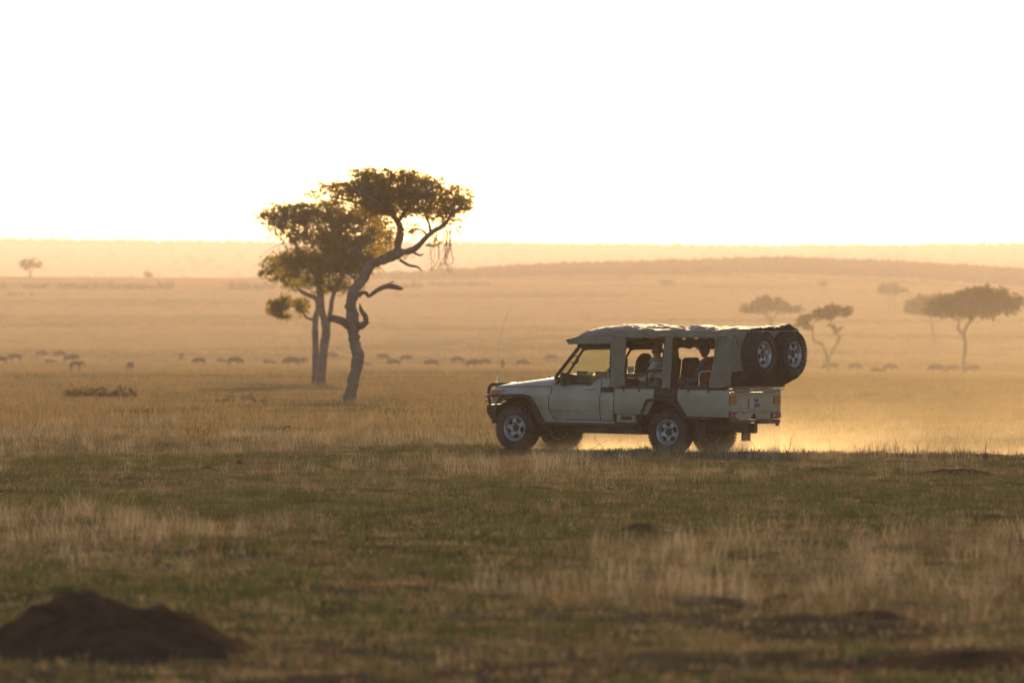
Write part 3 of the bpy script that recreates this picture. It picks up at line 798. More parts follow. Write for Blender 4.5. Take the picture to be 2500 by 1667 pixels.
b.build('bonnet', M_paint, veh, smooth=True, solid=0.012)
MB().box(2.42, 2.50, -0.80, 0.80, 1.29, 1.36).build('cowl', M_dark, veh, bevel=0.01)
sn = MB().box(2.70, 2.74, 0.60, 0.63, 1.335, 1.365).build('washer_nozzle', M_dark, veh)

# front end
MB().box(3.70, 3.80, -0.60, 0.60, 0.90, 1.13).build('grille', M_dark, veh, bevel=0.01)
for k in range(6): MB().box(3.80, 3.815, -0.56, 0.56, 0.93 + k * 0.034, 0.942 + k * 0.034).build('grille_bar', M_dark, veh)
for s in (1, -1):
    hl = MB().box(3.72, 3.83, 0.60 * s, 0.80 * s, 0.99, 1.11).build('headlight', M_chrome, veh, bevel=0.02)
    MB().prism([(3.745, 1.00), (3.695, 1.00), (3.60, 1.085), (3.62, 1.10), (3.80, 1.10), (3.80, 1.00)], 0.80 * s, 0.892 * s).build('indicator', M_orange, hl, bevel=0.012)
    MB().prism([(3.60, 1.088), (3.52, 1.112), (3.78, 1.114), (3.79, 1.09)], 0.80 * s, 0.895 * s).build('indicator_trim', M_chrome, hl, bevel=0.006)
b = MB(); b.prism([(4.02, 0.83), (4.04, 0.70), (3.93, 0.535), (3.80, 0.52), (3.72, 0.60), (3.74, 0.84)], -0.62, 0.62)
for s in (1, -1):
    b.add([(4.02, 0.62 * s, 0.83), (4.04, 0.62 * s, 0.70), (3.93, 0.62 * s, 0.535), (3.76, 0.62 * s, 0.54), (3.74, 0.62 * s, 0.84),
           (3.90, 0.86 * s, 0.82), (3.90, 0.86 * s, 0.69), (3.84, 0.84 * s, 0.58), (3.72, 0.82 * s, 0.58), (3.70, 0.86 * s, 0.83)],
          [(0, 1, 6, 5), (1, 2, 7, 6), (2, 3, 8, 7), (3, 4, 9, 8), (4, 0, 5, 9), (5, 6, 7, 8, 9)])
b.build('front_bumper', M_dark, veh, bevel=0.01)
for s in (1, -1):
    MB().tube(smooth_path([(3.96, 0.66 * s, 0.83), (4.00, 0.66 * s, 1.0), (3.98, 0.655 * s, 1.14), (3.93, 0.64 * s, 1.185), (3.90, 0.52 * s, 1.20)], 4), 0.03, 8).build('bull_bar_hoop', M_tube, veh, smooth=True)
    MB().tube([(3.93, 0.50 * s, 0.84), (3.92, 0.50 * s, 1.19)], 0.026, 8).build('bull_bar_upright', M_tube, veh, smooth=True)
MB().tube([(3.92, -0.60, 1.19), (3.92, 0.60, 1.19)], 0.028, 8).build('bull_bar_top', M_tube, veh, smooth=True)
MB().tube([(4.02, -0.70, 0.985), (4.02, 0.70, 0.985)], 0.026, 8).build('bull_bar_cross', M_tube, veh, smooth=True)
MB().box(4.02, 4.10, 0.55, 0.62, 0.87, 0.90).build('recovery_hook', M_dark, veh, bevel=0.008)
an = MB().tube([(3.89, 0.55, 1.20), (3.885, 0.55, 1.34)], [0.014, 0.008], 6).build('antenna', M_chrome, veh)
MB().tube(smooth_path([(3.885, 0.55, 1.34), (3.86, 0.55, 1.9), (3.74, 0.55, 2.35), (3.60, 0.55, 2.62)], 5), 0.0016, 4).build('whip', M_dark, an)

# windscreen, dashboard, steering wheel, cab floor
ws = MB().add([(2.44, -0.76, 1.37), (2.44, 0.76, 1.37), (1.965, 0.74, 1.92), (1.965, -0.74, 1.92)], [(0, 1, 2, 3)]).build('windscreen', M_screen, veh)
MB().tube([(1.965, -0.76, 1.925), (1.965, 0.76, 1.925)], 0.03, 8).build('windscreen_header', M_inner, ws)
MB().prism([(2.46, 1.20), (2.42, 1.36), (2.18, 1.42), (1.98, 1.38), (1.96, 1.15)], -0.78, 0.78).build('dashboard', M_inner, veh, bevel=0.02)
for k, (x, y, h) in enumerate([(2.12, 0.45, .09), (2.20, 0.15, .06), (2.08, -0.1, .08), (2.15, -0.5, .07), (1.95, 0.55, .03)]): MB().box(x - .06, x + .06, y - .1, y + .1, 1.37, 1.38 + h).build('dash_clutter', M_inner, veh, bevel=0.015)
st = MB(); ring = [(1.82 + 0.07 * math.sin(t) , -0.38 + 0.19 * math.cos(t), 1.36 + 0.17 * math.sin(t)) for t in np.linspace(0, 6.283, 25)]
st.tube(ring, 0.014, 6); st.tube([(1.82, -0.38, 1.36), (2.05, -0.38, 1.25)], 0.02, 6); st.tube([(1.82, -0.57, 1.36), (1.82, -0.19, 1.36)], 0.012, 5)
st.build('steering_wheel', M_inner, veh, smooth=True)
MB().box(1.16, 2.6, -0.80, 0.80, 0.56, 0.62).build('cab_floor', M_dark, veh)
MB().box(1.30, 2.5, -0.79, 0.79, 0.62, 1.15).build('cab_tub', M_inner, veh)
# load bed: floor and inner walls
b = MB(); b.box(-1.22, 1.15, -0.84, 0.84, 0.70, 0.74); b.box(1.10, 1.15, -0.84, 0.84, 0.74, 1.18)
b.build('bed_floor', M_dark, veh)
# chassis, axles, tanks
b = MB()
for s in (1, -1): b.box(-1.02, 3.75, 0.36 * s, 0.46 * s, 0.46, 0.58)
b.box(-0.95, -0.85, -0.4, 0.4, 0.46, 0.56); b.box(1.9, 2.0, -0.4, 0.4, 0.46, 0.56)
b.box(0.62, 2.0, 0.44, 0.80, 0.36, 0.50); b.box(1.2, 2.1, -0.75, -0.45, 0.34, 0.52); b.box(1.9, 2.9, -0.22, 0.22, 0.36, 0.60)
b.box(-1.0, -0.5, -0.30, 0.30, 0.44, 0.62); b.box(-1.30, -1.15, -0.06, 0.06, 0.42, 0.60)
b.build('chassis', M_dark, veh, bevel=0.02)
for x in (0.02, 3.29):
    b = MB(); b.tube([(x, -0.66, 0.40), (x, 0.66, 0.40)], 0.055, 8); b.tube([(x, -0.02, 0.40), (x, 0.26, 0.40)], [0.15, 0.15], 10); b.box(x - 0.45, x + 0.45, 0.50, 0.56, 0.44, 0.48); b.box(x - 0.45, x + 0.45, -0.56, -0.50, 0.44, 0.48)
    b.build('axle', M_dark, veh)
MB().tube([(-0.4, -0.45, 0.45), (-1.0, -0.40, 0.44)], 0.035, 8).build('exhaust_pipe', M_tube, veh)
for s in (1, -1):
    MB().box(-0.64, -0.60, 0.62 * s, 0.88 * s, 0.26, 0.62).build('mud_flap', M_dark, veh, bevel=0.004)
    for x, r in ((0.04, 0.49), (3.31, 0.50)):
        b = MB()
        pr = [(x + r * math.cos(t), 0.41 + r * 1.05 * math.sin(t)) for t in np.linspace(0.15, math.pi - 0.15, 14)]
        for (xa, za), (xb, zb) in zip(pr[:-1], pr[1:]): b.add([(xa, 0.50 * s, za), (xb, 0.50 * s, zb), (xb, 0.84 * s, zb), (xa, 0.84 * s, za)], [(0, 1, 2, 3)])
        b.add([(x, 0.50 * s, 0.6)] + [(xa, 0.50 * s, za) for xa, za in pr], [(0, i + 1, i + 2) for i in range(len(pr) - 1)])
        b.build('wheel_well', M_dark, veh)

# ---- wheels
def wheel_meshes():
    T = MB(); Rt = 0.392; hwid = 0.125
    T.lathe([(0.222, -0.10), (0.235, -0.118), (0.30, -0.135), (0.355, -0.130), (0.385, -0.112), (Rt, -0.08), (Rt, 0.08), (0.385, 0.112), (0.355, 0.130), (0.30, 0.135), (0.235, 0.118), (0.222, 0.10)], 64)
    n = 44
    for k in range(n):
        for row, (ya, yb, off) in enumerate(((-0.128, -0.075, 0), (-0.068, -0.012, .5), (-0.004, 0.058, .15), (0.068, 0.128, .6))):
            t = 2 * math.pi * (k + off) / n
            M = Matrix.Rotation(-t, 4, 'Y')
            if row in (1, 2): M = M @ Matrix.Rotation(0.35, 4, 'X')
            dr = 0.006 if row in (0, 3) else 0
            T.box(Rt - 0.03 - dr, 0.412 - dr, ya, yb, -0.0195, 0.0195, M)
    for k in range(n):       # shoulder lugs down the side wall
        t = 2 * math.pi * (k + .6) / n; M = Matrix.Rotation(-t, 4, 'Y')
        ln = 0.04 if k % 2 else 0.022
        for s in (1, -1): T.box(0.395 - ln, 0.402, 0.110 * s, 0.137 * s, -0.015, 0.015, M)
    T.lathe([(0.262, 0.133), (0.268, 0.139), (0.30, 0.139), (0.306, 0.136)], 64)
    tyre = T.mesh('tyre'); tyre.materials.append(M_rubber)
    Q = MB()
    Q.lathe([(0.200, -0.10), (0.226, -0.105), (0.226, -0.09), (0.205, -0.06), (0.195, 0.02), (0.205, 0.085), (0.222, 0.106), (0.231, 0.116), (0.226, 0.122), (0.214, 0.116), (0.204, 0.094), (0.197, 0.07)], 64)
    na, rr = 120, [0.062, 0.080, 0.098, 0.112, 0.126, 0.140, 0.152, 0.164, 0.174, 0.184, 0.198]
    yo = lambda r: float(np.interp(r, [0.06, 0.08, 0.11, 0.165, 0.198], [0.078, 0.074, 0.092, 0.085, 0.066]))
    base = len(Q.v)
    def pt(r, a, y): return (r * math.cos(a), y, r * math.sin(a))
    solid = {}
    for i in range(len(rr) - 1):
        rm = (rr[i] + rr[i + 1]) / 2
        for j in range(na):
            a = 2 * math.pi * j / na; ph = ((a + math.pi / na) % (2 * math.pi / 5)) - math.pi / 5
            w = np.interp(rm, [0.098, 0.112, 0.172, 0.190], [0.10, 0.27, 0.40, 0.20])
            if rm > 0.098 and rm < 0.186 and abs(ph) < w: continue
            a2 = 2 * math.pi * (j + 1) / na
            c = len(Q.v)
            def yy(r, a_):
                p = (a_ % (2 * math.pi / 5)) - math.pi / 5
                return yo(r) + 0.010 * max(0, 1 - abs(abs(p) - 0.50) / 0.18) * (1 if 0.10 < r < 0.175 else 0)
            Q.v += [pt(rr[i], a, yy(rr[i], a)), pt(rr[i + 1], a, yy(rr[i + 1], a)), pt(rr[i + 1], a2, yy(rr[i + 1], a2)), pt(rr[i], a2, yy(rr[i], a2))]
            Q.f.append((c, c + 1, c + 2, c + 3))
    rim = Q.mesh('rim', True, True); rim.materials.append(M_rim)
    Hh = MB()
    Hh.lathe([(0.001, 0.10), (0.035, 0.10), (0.045, 0.094), (0.05, 0.07), (0.063, 0.068)], 24)
    for k in range(5):
        t = 2 * math.pi * k / 5 + 0.3
        M = Matrix.Rotation(-t, 4, 'Y')
        Hh.box(0.060, 0.078, 0.07, 0.094, -0.009, 0.009, M)
    hub = Hh.mesh('hub', False); hub.materials.append(M_dark)
    D = MB(); D.lathe([(0.001, 0.0), (0.19, 0.0)], 32); dk = D.mesh('backing_disc'); dk.materials.append(M_dark)  # plain dark disc behind the rim holes, on road wheels and spares alike
    return tyre, rim, hub, dk
TY, RI, HU, BD = wheel_meshes()
def wheel(name, M):
    w = empty(name, parent=veh, size=0.2); w.matrix_local = M
    for nm, me in (('tyre', TY), ('rim', RI), ('hub', HU), ('backing_disc', BD)):
        o = link(nm, me, None, w)
        if nm == 'rim':
            md = o.modifiers.new('s', 'SOLIDIFY'); md.thickness = 0.008; md.offset = -1
    return w
for x in (0.04, 3.31):
    wheel('wheel', Matrix.Translation((x, 0.725, 0.412)) @ Matrix.Rotation(0.3 + x, 4, 'Y'))
    wheel('wheel', Matrix.Translation((x, -0.725, 0.412)) @ Matrix.Rotation(math.pi, 4, 'Z') @ Matrix.Rotation(x, 4, 'Y'))
for y, a in ((0.645, 0.9), (-0.375, 0.35)):
    # spare: axis along the vehicle, face to the rear
    wheel('spare_wheel', Matrix.Translation((-1.735, y, 1.835)) @ Matrix.Rotation(math.pi / 2, 4, 'Z') @ Matrix.Rotation(a, 4, 'Y'))

# spare-wheel carrier: sloping box that overhangs the tail
c = MB()
c.prism([(-1.12, 1.235), (-1.27, 1.235), (-1.66, 1.42), (-1.66, 1.60), (-1.54, 1.62), (-1.12, 1.56)], -0.84, 0.84)
c.build('spare_carrier', M_inner, veh, bevel=0.01)
for y in (0.645, -0.375):
    b = MB(); b.tube([(-1.4, y, 1.835), (-1.72, y, 1.835)], 0.05, 8); b.box(-1.60, -1.56, y - 0.07, y + 0.07, 1.45, 2.1); b.build('carrier_arm', M_dark, veh)

# ---- tail end
for s in (1, -1):
    MB().box(-1.262, -1.20, 0.855 * s, 0.887 * s, 0.70, 1.19).build('tail_post', M_paint, veh, bevel=0.012)
tg = MB().box(-1.262, -1.235, -0.845, 0.845, 0.81, 1.15).build('tailgate', M_paint, veh, bevel=0.006)
for z in (1.145, 1.100, 0.865, 0.815): MB().box(-1.280, -1.262, -0.82, 0.82, z - 0.008, z + 0.008).build('tailgate_rib', M_paint, tg, bevel=0.006)
b = MB(); b.prism([(0, 0)] * 3, 0, 0) if False else None
lowpts = [(0.87, 0.80), (0.87, 0.715), (0.80, 0.672), (0.16, 0.672), (0.10, 0.72), (0.06, 0.775), (-0.02, 0.775), (-0.06, 0.72), (-0.12, 0.672), (-0.80, 0.672), (-0.87, 0.715), (-0.87, 0.80)]
b = MB(); n = len(lowpts)
b.add([(-1.262, y, z) for y, z in lowpts] + [(-1.235, y, z) for y, z in lowpts], [(0, 1, 2, 3, 4, 5, 0)[:6], (11, 10, 9, 8, 7, 6), (0, 5, 6, 11), (12, 17, 16, 15, 14, 13), (23, 18, 19, 20, 21, 22), (12, 23, 18, 17)] + [(i, (i + 1) % n, n + (i + 1) % n, n + i) for i in range(n)])
b.build('rear_valance', M_paint, veh)
for y in (0.36, -0.30): MB().tube([(-1.27, y + 0.05, 0.79), (-1.27, y + 0.03, 0.765), (-1.27, y - 0.03, 0.765), (-1.27, y - 0.05, 0.79)], 0.007, 5).build('latch_loop', M_paint, veh)
for y0, y1, s in ((0.60, 0.87, 1), (-0.87, -0.55, -1)):
    tl = MB().box(-1.285, -1.255, y0, y1, 0.685, 0.79).build('tail_light', M_dark, veh, bevel=0.006)
    MB().box(-1.295, -1.275, y0 + 0.02 if s > 0 else y0 + 0.015, y1 - 0.02, 0.697, 0.778).build('lamp_lens', M_red, tl, bevel=0.006)
    MB().box(-1.299, -1.285, (y0 + 0.025 if s > 0 else y1 - 0.09), (y0 + 0.09 if s > 0 else y1 - 0.03), 0.703, 0.772).build('reverse_lens', mat('clear_lens', (0.5, 0.42, 0.36), 0.3) if s > 0 else bpy.data.materials['clear_lens'], tl)
for s in (1, -1):
    yc = 0.745 * s
    bd = MB().box(-1.272, -1.262, yc - 0.115, yc + 0.115, 0.93, 1.088).build('reflector_board', M_chevr, veh)
    for k in range(4):       # chevrons point outwards
        b = MB(); y0 = yc - 0.105 * s + (k * 0.050) * s; w = 0.026 * s; tip = 0.036 * s
        for za, zb, ya, yb in ((0.932, 1.009, 0, tip), (1.009, 1.086, tip, 0)):
            A = [(-1.2755, y, z) for y, z in ((y0 + ya, za), (y0 + ya + w, za), (y0 + yb + w, zb), (y0 + yb, zb))]
            A = [(x, max(yc - 0.113, min(yc + 0.113, y)), z) for x, y, z in A]
            b.add(A, [(0, 1, 2, 3)])
        b.build('chevron_stripe', M_cheve, bd)
pl = MB(); pp = [(0.215, 1.035), (0.225, 1.00), (0.245, 0.985), (0.212, 0.965), (0.238, 0.945), (0.205, 0.93), (0.222, 0.90), (0.20, 0.868), (-0.155, 0.868), (-0.162, 0.89), (-0.162, 1.02), (-0.14, 1.045), (0.20, 1.045)]
n = len(pp); pl.add([(-1.292, y, z) for y, z in pp] + [(-1.284, y, z) for y, z in pp], [tuple(range(n)), tuple(range(2 * n - 1, n - 1, -1))] + [(i, (i + 1) % n, n + (i + 1) % n, n + i) for i in range(n)])
plate = pl.build('number_plate', M_plate, veh)
def text(s, size, y, z, parent, name='plate_text'):
    cu = bpy.data.curves.new(name, 'FONT'); cu.body = s; cu.size = size; cu.align_x = 'CENTER'; cu.extrude = 0.001; cu.resolution_u = 3; cu.offset = 0.0022
    t = bpy.data.objects.new(name, cu); COL.objects.link(t)
    dg = bpy.context.evaluated_depsgraph_get(); me = bpy.data.meshes.new_from_object(t.evaluated_get(dg))
    bpy.data.objects.remove(t); bpy.data.curves.remove(cu)
    me.transform(Matrix(((0, 0, -1, -1.2935), (-0.72, 0, 0, y), (0, 1, 0, z), (0, 0, 0, 1)))); me.name = name
    me.materials.clear(); return link(name, me, M_ink, parent)
text('T449', 0.115, 0.01, 0.962, plate); text('DMW', 0.115, -0.03, 0.877, plate)
MB().box(-1.36, -1.27, 0.30, 0.90, 0.605, 0.668).build('rear_step', M_dark, veh, bevel=0.01)
MB().box(-1.37, -1.27, -0.70, 0.02, 0.590, 0.668).build('rear_step', M_dark, veh, bevel=0.01)
MB().box(-1.32, -1.25, -0.78, 0.88, 0.62, 0.66).build('rear_crossmember', M_dark, veh)
MB().tube([(-1.34, -0.64, 0.60), (-1.34, -0.64, 0.55)], 0.03, 6).build('towing_eye', M_dark, veh)
MB().tube([(-1.285, 0.86, 1.242), (-1.285, -0.88, 1.242)], 0.018, 8).build('tail_rail', M_paint, veh, smooth=True)
MB().box(-1.27, -1.24, -0.86, 0.86, 1.165, 1.205).build('tail_ledge', M_paint, veh, bevel=0.005)
for y in (0.62, 0.28, -0.08, -0.44, -0.74): MB().box(-1.283, -1.268, y - 0.01, y + 0.01, 1.175, 1.24).build('rail_bracket', M_paint, veh)
for y in (0.78, -0.80): MB().tube([(-1.30, y + 0.07, 1.195), (-1.31, y - 0.08, 1.205)], 0.014, 6).build('tail_latch', M_chrome, veh)

# ---- cage and canvas
b = []
for s in (1, -1):
    for x in (1.10, 0.03, -1.10):
        MB().tube([(x, 0.82 * s, 1.19), (x, 0.80 * s, 2.10), (x, 0.74 * s, 2.18)], 0.024, 8).build('cage_post', M_tube, veh, smooth=True)
    MB().tube([(1.95, 0.76 * s, 1.98), (1.2, 0.78 * s, 2.09), (0.03, 0.78 * s, 2.12), (-1.55, 0.78 * s, 2.16)], 0.024, 8).build('cage_rail', M_tube, veh, smooth=True)
for x, z in ((1.10, 2.20), (0.03, 2.19), (-1.10, 2.23)):
    MB().tube([(x, -0.74, 2.15), (x, -0.4, z), (x, 0.4, z), (x, 0.74, 2.15)], 0.02, 8).build('cage_bow', M_tube, veh, smooth=True)

def edge_z(x): return float(np.interp(x, [-2.14, -1.62, -1.18, -0.89, -0.05, 0.30, 0.74, 1.225, 1.90, 2.10, 2.25], [2.27, 2.262, 2.262, 2.226, 2.225, 2.214, 2.208, 2.195, 2.09, 2.045, 2.02]))
def ridge_z(x): return float(np.interp(x, [-2.14, -1.87, -1.47, -1.08, -0.844, -0.288, 0.109, 0.347, 0.648, 1.0, 1.41, 1.95, 2.13, 2.25], [2.30, 2.30, 2.322, 2.308, 2.285, 2.318, 2.30, 2.243, 2.308, 2.32, 2.306, 2.225, 2.13, 2.035]))
b = MB(); xs = np.linspace(2.25, -1.64, 140); ts = np.linspace(-1, 1, 41)
for x in xs:
    hw = float(np.interp(x, [-2.1, -1.7, -1.3, 2.0, 2.25], [0.70, 0.84, 0.875, 0.865, 0.80]))
    for t in ts:
        ez, rz_ = edge_z(x), ridge_z(x)
        a = abs(t)
        z = ez + (rz_ - ez) * (1 - a ** 3.2)
        wv = noise.noise(Vector((x * 2.2, t * 3.0, 1.7))) * 0.030 + noise.noise(Vector((x * 7 + t * 4, t * 6 - x * 3, 5.1))) * 0.022
        z += wv * (1 - a ** 6)
        if x < -1.2: z += 0.085 * math.exp(-((x + 1.62) / 0.16) ** 2) * math.exp(-abs((t + 0.62) / 0.20))
        b.v.append((x, t * hw, z))
nc = len(ts)
b.f = [(i * nc + j, i * nc + j + 1, (i + 1) * nc + j + 1, (i + 1) * nc + j) for i in range(len(xs) - 1) for j in range(nc - 1)]
b.build('canvas_roof', M_top, veh, smooth=True, solid=0.008)

def sheet(name, fn, nu, nv, m, parent=veh, thick=0.006):
    b = MB()
    for i in range(nu):
        for j in range(nv): b.v.append(fn(i / (nu - 1), j / (nv - 1)))
    b.f = [(i * nv + j, i * nv + j + 1, (i + 1) * nv + j + 1, (i + 1) * nv + j) for i in range(nu - 1) for j in range(nv - 1)]
    return b.build(name, m, parent, smooth=True, solid=thick)

def val_z(x): return float(np.interp(x, [-1.62, -0.95, -0.097, 0.12, 0.30, 0.923, 1.04, 1.10, 1.22, 1.38, 1.50, 1.964, 2.08], [2.17, 2.115, 2.105, 2.115, 2.086, 2.084, 2.065, 2.02, 1.972, 1.976, 1.958, 1.954, 1.99]))
for s in (1, -1):
    def f(u, v, s=s):
        x = 2.02 + (-1.62 - 2.02) * u
        zt, zb = edge_z(x) + 0.004, val_z(x)
        w = noise.noise(Vector((x * 3.1, v * 1.2, 3 + s))) * 0.035 * v + noise.noise(Vector((x * 9 + v * 3, v * 3, 8 + s))) * 0.018
        return (x, s * (0.874 + w + 0.012 * v), zt + (zb - zt) * v)
    sheet('canvas_valance', f, 130, 10, M_canvas)
    def lay(corners, seed, name, m=M_curtain, nu=24, nv=40, amp=0.02, yb=0.90, s=s):
        (ax, az), (bx, bz), (cx, cz), (dx, dz) = corners      # top front, top rear, bottom rear, bottom front
        def g(u, v):
            x = (ax * (1 - u) + bx * u) * (1 - v) + (dx * (1 - u) + cx * u) * v
            z = (az * (1 - u) + bz * u) * (1 - v) + (dz * (1 - u) + cz * u) * v
            w = noise.noise(Vector((x * 5 + z * 2.4, z * 1.1 - x, seed))) * amp * 2.3 + noise.noise(Vector((x * 13 - z * 7, z * 4, seed + 4))) * amp * 1.1
            z += 0.012 * math.sin(u * 5 + seed) * v
            return (x, s * (yb + w + 0.02 * v), z)
        return sheet(name, g, nu, nv, m)
    lay([(1.235, 2.05), (0.925, 2.075), (0.93, 1.196), (1.245, 1.192)], 1.3 + s, 'canopy_strap', yb=0.872)
    lay([(0.085, 2.13), (-0.085, 2.13), (-0.048, 1.188), (0.138, 1.192)], 4.3 + s, 'canopy_strap', nu=12, amp=0.010, yb=0.895)
    lay([(-0.975, 2.14), (-1.345, 2.16), (-1.345, 1.262), (-0.86, 1.212)], 7.7 + s, 'side_curtain', amp=0.028, yb=0.885)
    lay([(-1.315, 2.17), (-1.60, 2.235), (-1.575, 1.525), (-1.335, 1.52)], 9.7 + s, 'rear_side_curtain', amp=0.014, yb=0.872)
    def fl(u, v, s=s):
        x = 2.14 - 0.22 * u; return (x + 0.06 * v, s * (0.84 - 0.02 * v), edge_z(x) - 0.01 - 0.13 * v + 0.05 * (1 - u) * v)
    sheet('visor_flap', fl, 8, 6, M_canvas)
    MB().tube([(-1.02, 0.905 * s, 2.10), (-1.03, 0.91 * s, 1.97)], 0.008, 5).build('tie_strap', M_dark, veh)
    MB().tube([(-1.40, 0.90 * s, 2.16), (-1.46, 0.91 * s, 1.99)], 0.008, 5).build('tie_strap', M_dark, veh)
    # rolled-up side canvases, slung under the canopy edge (the near pair is rolled tight inside the valance)
    r1, r2 = (0.105, 0.06) if s < 0 else (0.042, 0.045)
    zc = 1.99 if s < 0 else 2.105
    for (xa, xb, r) in ((0.98, 0.10, r1), (-0.10, -0.98, r2)):
        n_ = 22
        pts = [(xa + (xb - xa) * k / (n_ - 1), 0.80 * s, (zc if s < 0 else 2.105) + (0.03 if xa < 0 else 0) + 0.008 * math.sin(k * 0.8)) for k in range(n_)]
        MB().tube(pts, [r * (0.86 + 0.14 * math.sin(k * 1.1 + s)) for k in range(n_)], 10, bump=0.06).build('rolled_canvas', M_curtain, veh, smooth=True)
def fr(u, v):
    y = 0.86 - 1.72 * u
    return (-1.585 - 0.02 * v + noise.noise(Vector((y * 3, v * 2, 2))) * 0.02, y, 2.26 - 0.72 * v)
sheet('rear_curtain', fr, 30, 14, M_curtain)
def ff(u, v):
    y = 0.80 - 1.6 * u
    return (2.25 - 0.04 * v + 0.01 * math.sin(y * 9), y, 2.015 - 0.035 * v)
sheet('front_hem', ff, 20, 4, M_canvas)

# ---- seats and rails
def seat(x, y, zt, w=0.46, round_top=False, base=1.08):
    s_ = empty('seat', parent=veh, size=0.2)
    prof = [(-w / 2, 0), (w / 2, 0)]
    top = [(w / 2 * math.cos(t) if round_top else (w / 2) * (abs(math.cos(t)) ** 0.35) * (1 if math.cos(t) > 0 else -1), math.sin(t)) for t in np.linspace(0.0, math.pi, 13)]
    hh = 0.20 if round_top else 0.07
    pts = [(-w / 2, base + 0.08), (w / 2, base + 0.08)] + [(a, zt - hh + hh * c_) for a, c_ in top]
    b = MB(); n = len(pts)
    b.add([(x + 0.05 - (z - base) * 0.12, y + a, z) for a, z in pts] + [(x - 0.06 - (z - base) * 0.12, y + a * 0.94, z) for a, z in pts], [tuple(range(n)), tuple(range(2 * n - 1, n - 1, -1))] + [(i, (i + 1) % n, n + (i + 1) % n, n + i) for i in range(n)])
    b.build('backrest', M_seat, s_, bevel=0.03, seg=3)
    MB().box(x, x + 0.46, y - w / 2, y + w / 2, base - 0.04, base + 0.08).build('cushion', M_seat, s_, bevel=0.035, seg=3)
    MB().box(x + 0.05, x + 0.40, y - 0.16, y + 0.16, 0.74, base - 0.04).build('seat_base', M_dark, s_)
    return s_
seat(1.42, 0.42, 1.80, 0.44, True, 1.02); seat(1.42, -0.40, 1.80, 0.46, True, 1.02)
seat(0.26, 0.46, 1.74); seat(0.40, -0.36, 1.745)
seat(-0.72, 0.42, 1.74); seat(-0.72, -0.40, 1.74)
MB().box(0.93, 1.09, -0.78, 0.80, 0.75, 1.36).build('divider_cabinet', M_seat, veh, bevel=0.01)
MB().box(0.90, 1.11, -0.80, 0.82, 1.37, 1.445).build('cabinet_top', M_board, veh, bevel=0.01)
for x in (0.55, -0.56):
    MB().tube(smooth_path([(x, 0.75, 1.20), (x, 0.75, 1.43), (x - 0.03, 0.75, 1.49), (x - 0.09, 0.75, 1.51), (x - 0.36, 0.75, 1.515)], 4), 0.017, 8).build('arm_rail', M_tube if x > 0 else M_chrome, veh, smooth=True)

def on_vehicle(x, y, z): return VM @ Vector((x, y, z))
def rider(name, x, y, z, label, cat, rot=0):
    e = empty(name, size=0.2)
    e.matrix_world = VM @ Matrix.Translation((x, y, z)) @ Matrix.Rotation(rot, 4, 'Z')
    return tag(e, label, cat)

# ---- the white cup on the cabinet
cup = rider('cup', 0.99, 0.60, 1.447, 'white enamel cup standing on the divider behind the cab', 'cup')
MB().lathe([(0.001, 0), (0.045, 0), (0.055, 0.01), (0.058, 0.115), (0.062, 0.12), (0.055, 0.12), (0.05, 0.02), (0.001, 0.015)], 20, Matrix.Rotation(math.pi / 2, 4, 'X')).build('cup_body', M_white, cup, smooth=True)
MB().tube(smooth_path([(0.055, 0, 0.10), (0.09, 0, 0.09), (0.09, 0, 0.04), (0.055, 0, 0.03)], 3), 0.006, 5).build('handle', M_white, cup, smooth=True)

# ---- people. Local frame: x ahead, y to the left, z up, origin on the cushion under the hips
def head_mesh(female):
    bm = bmesh.new()
    bmesh.ops.create_uvsphere(bm, u_segments=28, v_segments=20, radius=1.0)
    for v in bm.verts:
        x, y, z = v.co
        sx, sy, sz = 0.098, 0.075, 0.118
        X, Y, Z = x * sx, y * sy, z * sz
        if z < -0.1: Y *= 1 - 0.28 * (-z - 0.1); X *= (1 - 0.10 * (-z - 0.1)) if x > 0 else (1 - 0.45 * (-z - 0.1))
        if x > 0: X *= 0.93
        if x > 0.2:
            X += 0.030 * math.exp(-((z + 0.12) / 0.13) ** 2) * math.exp(-(y / 0.16) ** 2)          # nose
            X += 0.010 * math.exp(-((z - 0.30) / 0.12) ** 2) * math.exp(-(y / 0.5) ** 2)           # brow
            X -= 0.011 * math.exp(-((z - 0.08) / 0.10) ** 2) * math.exp(-((abs(y) - 0.36) / 0.2) ** 2)   # eye sockets
            X += 0.010 * math.exp(-((z + 0.40) / 0.06) ** 2) * math.exp(-(y / 0.25) ** 2)          # upper lip
            X += 0.009 * math.exp(-((z + 0.52) / 0.06) ** 2) * math.exp(-(y / 0.22) ** 2)          # lower lip
            X += 0.016 * math.exp(-((z + 0.80) / 0.14) ** 2) * math.exp(-(y / 0.35) ** 2)          # chin
        v.co = (X, Y, Z)
    me = bpy.data.meshes.new('head'); bm.to_mesh(me); bm.free()
    b = MB()
    for s in (1, -1):
        b.tube([(-0.005, 0.072 * s, 0.025), (-0.016, 0.088 * s, 0.018), (-0.016, 0.088 * s, -0.012), (-0.004, 0.074 * s, -0.028)], [0.010, 0.013, 0.011, 0.007], 6)
    return join_meshes('head', [me, b.mesh('ear')])

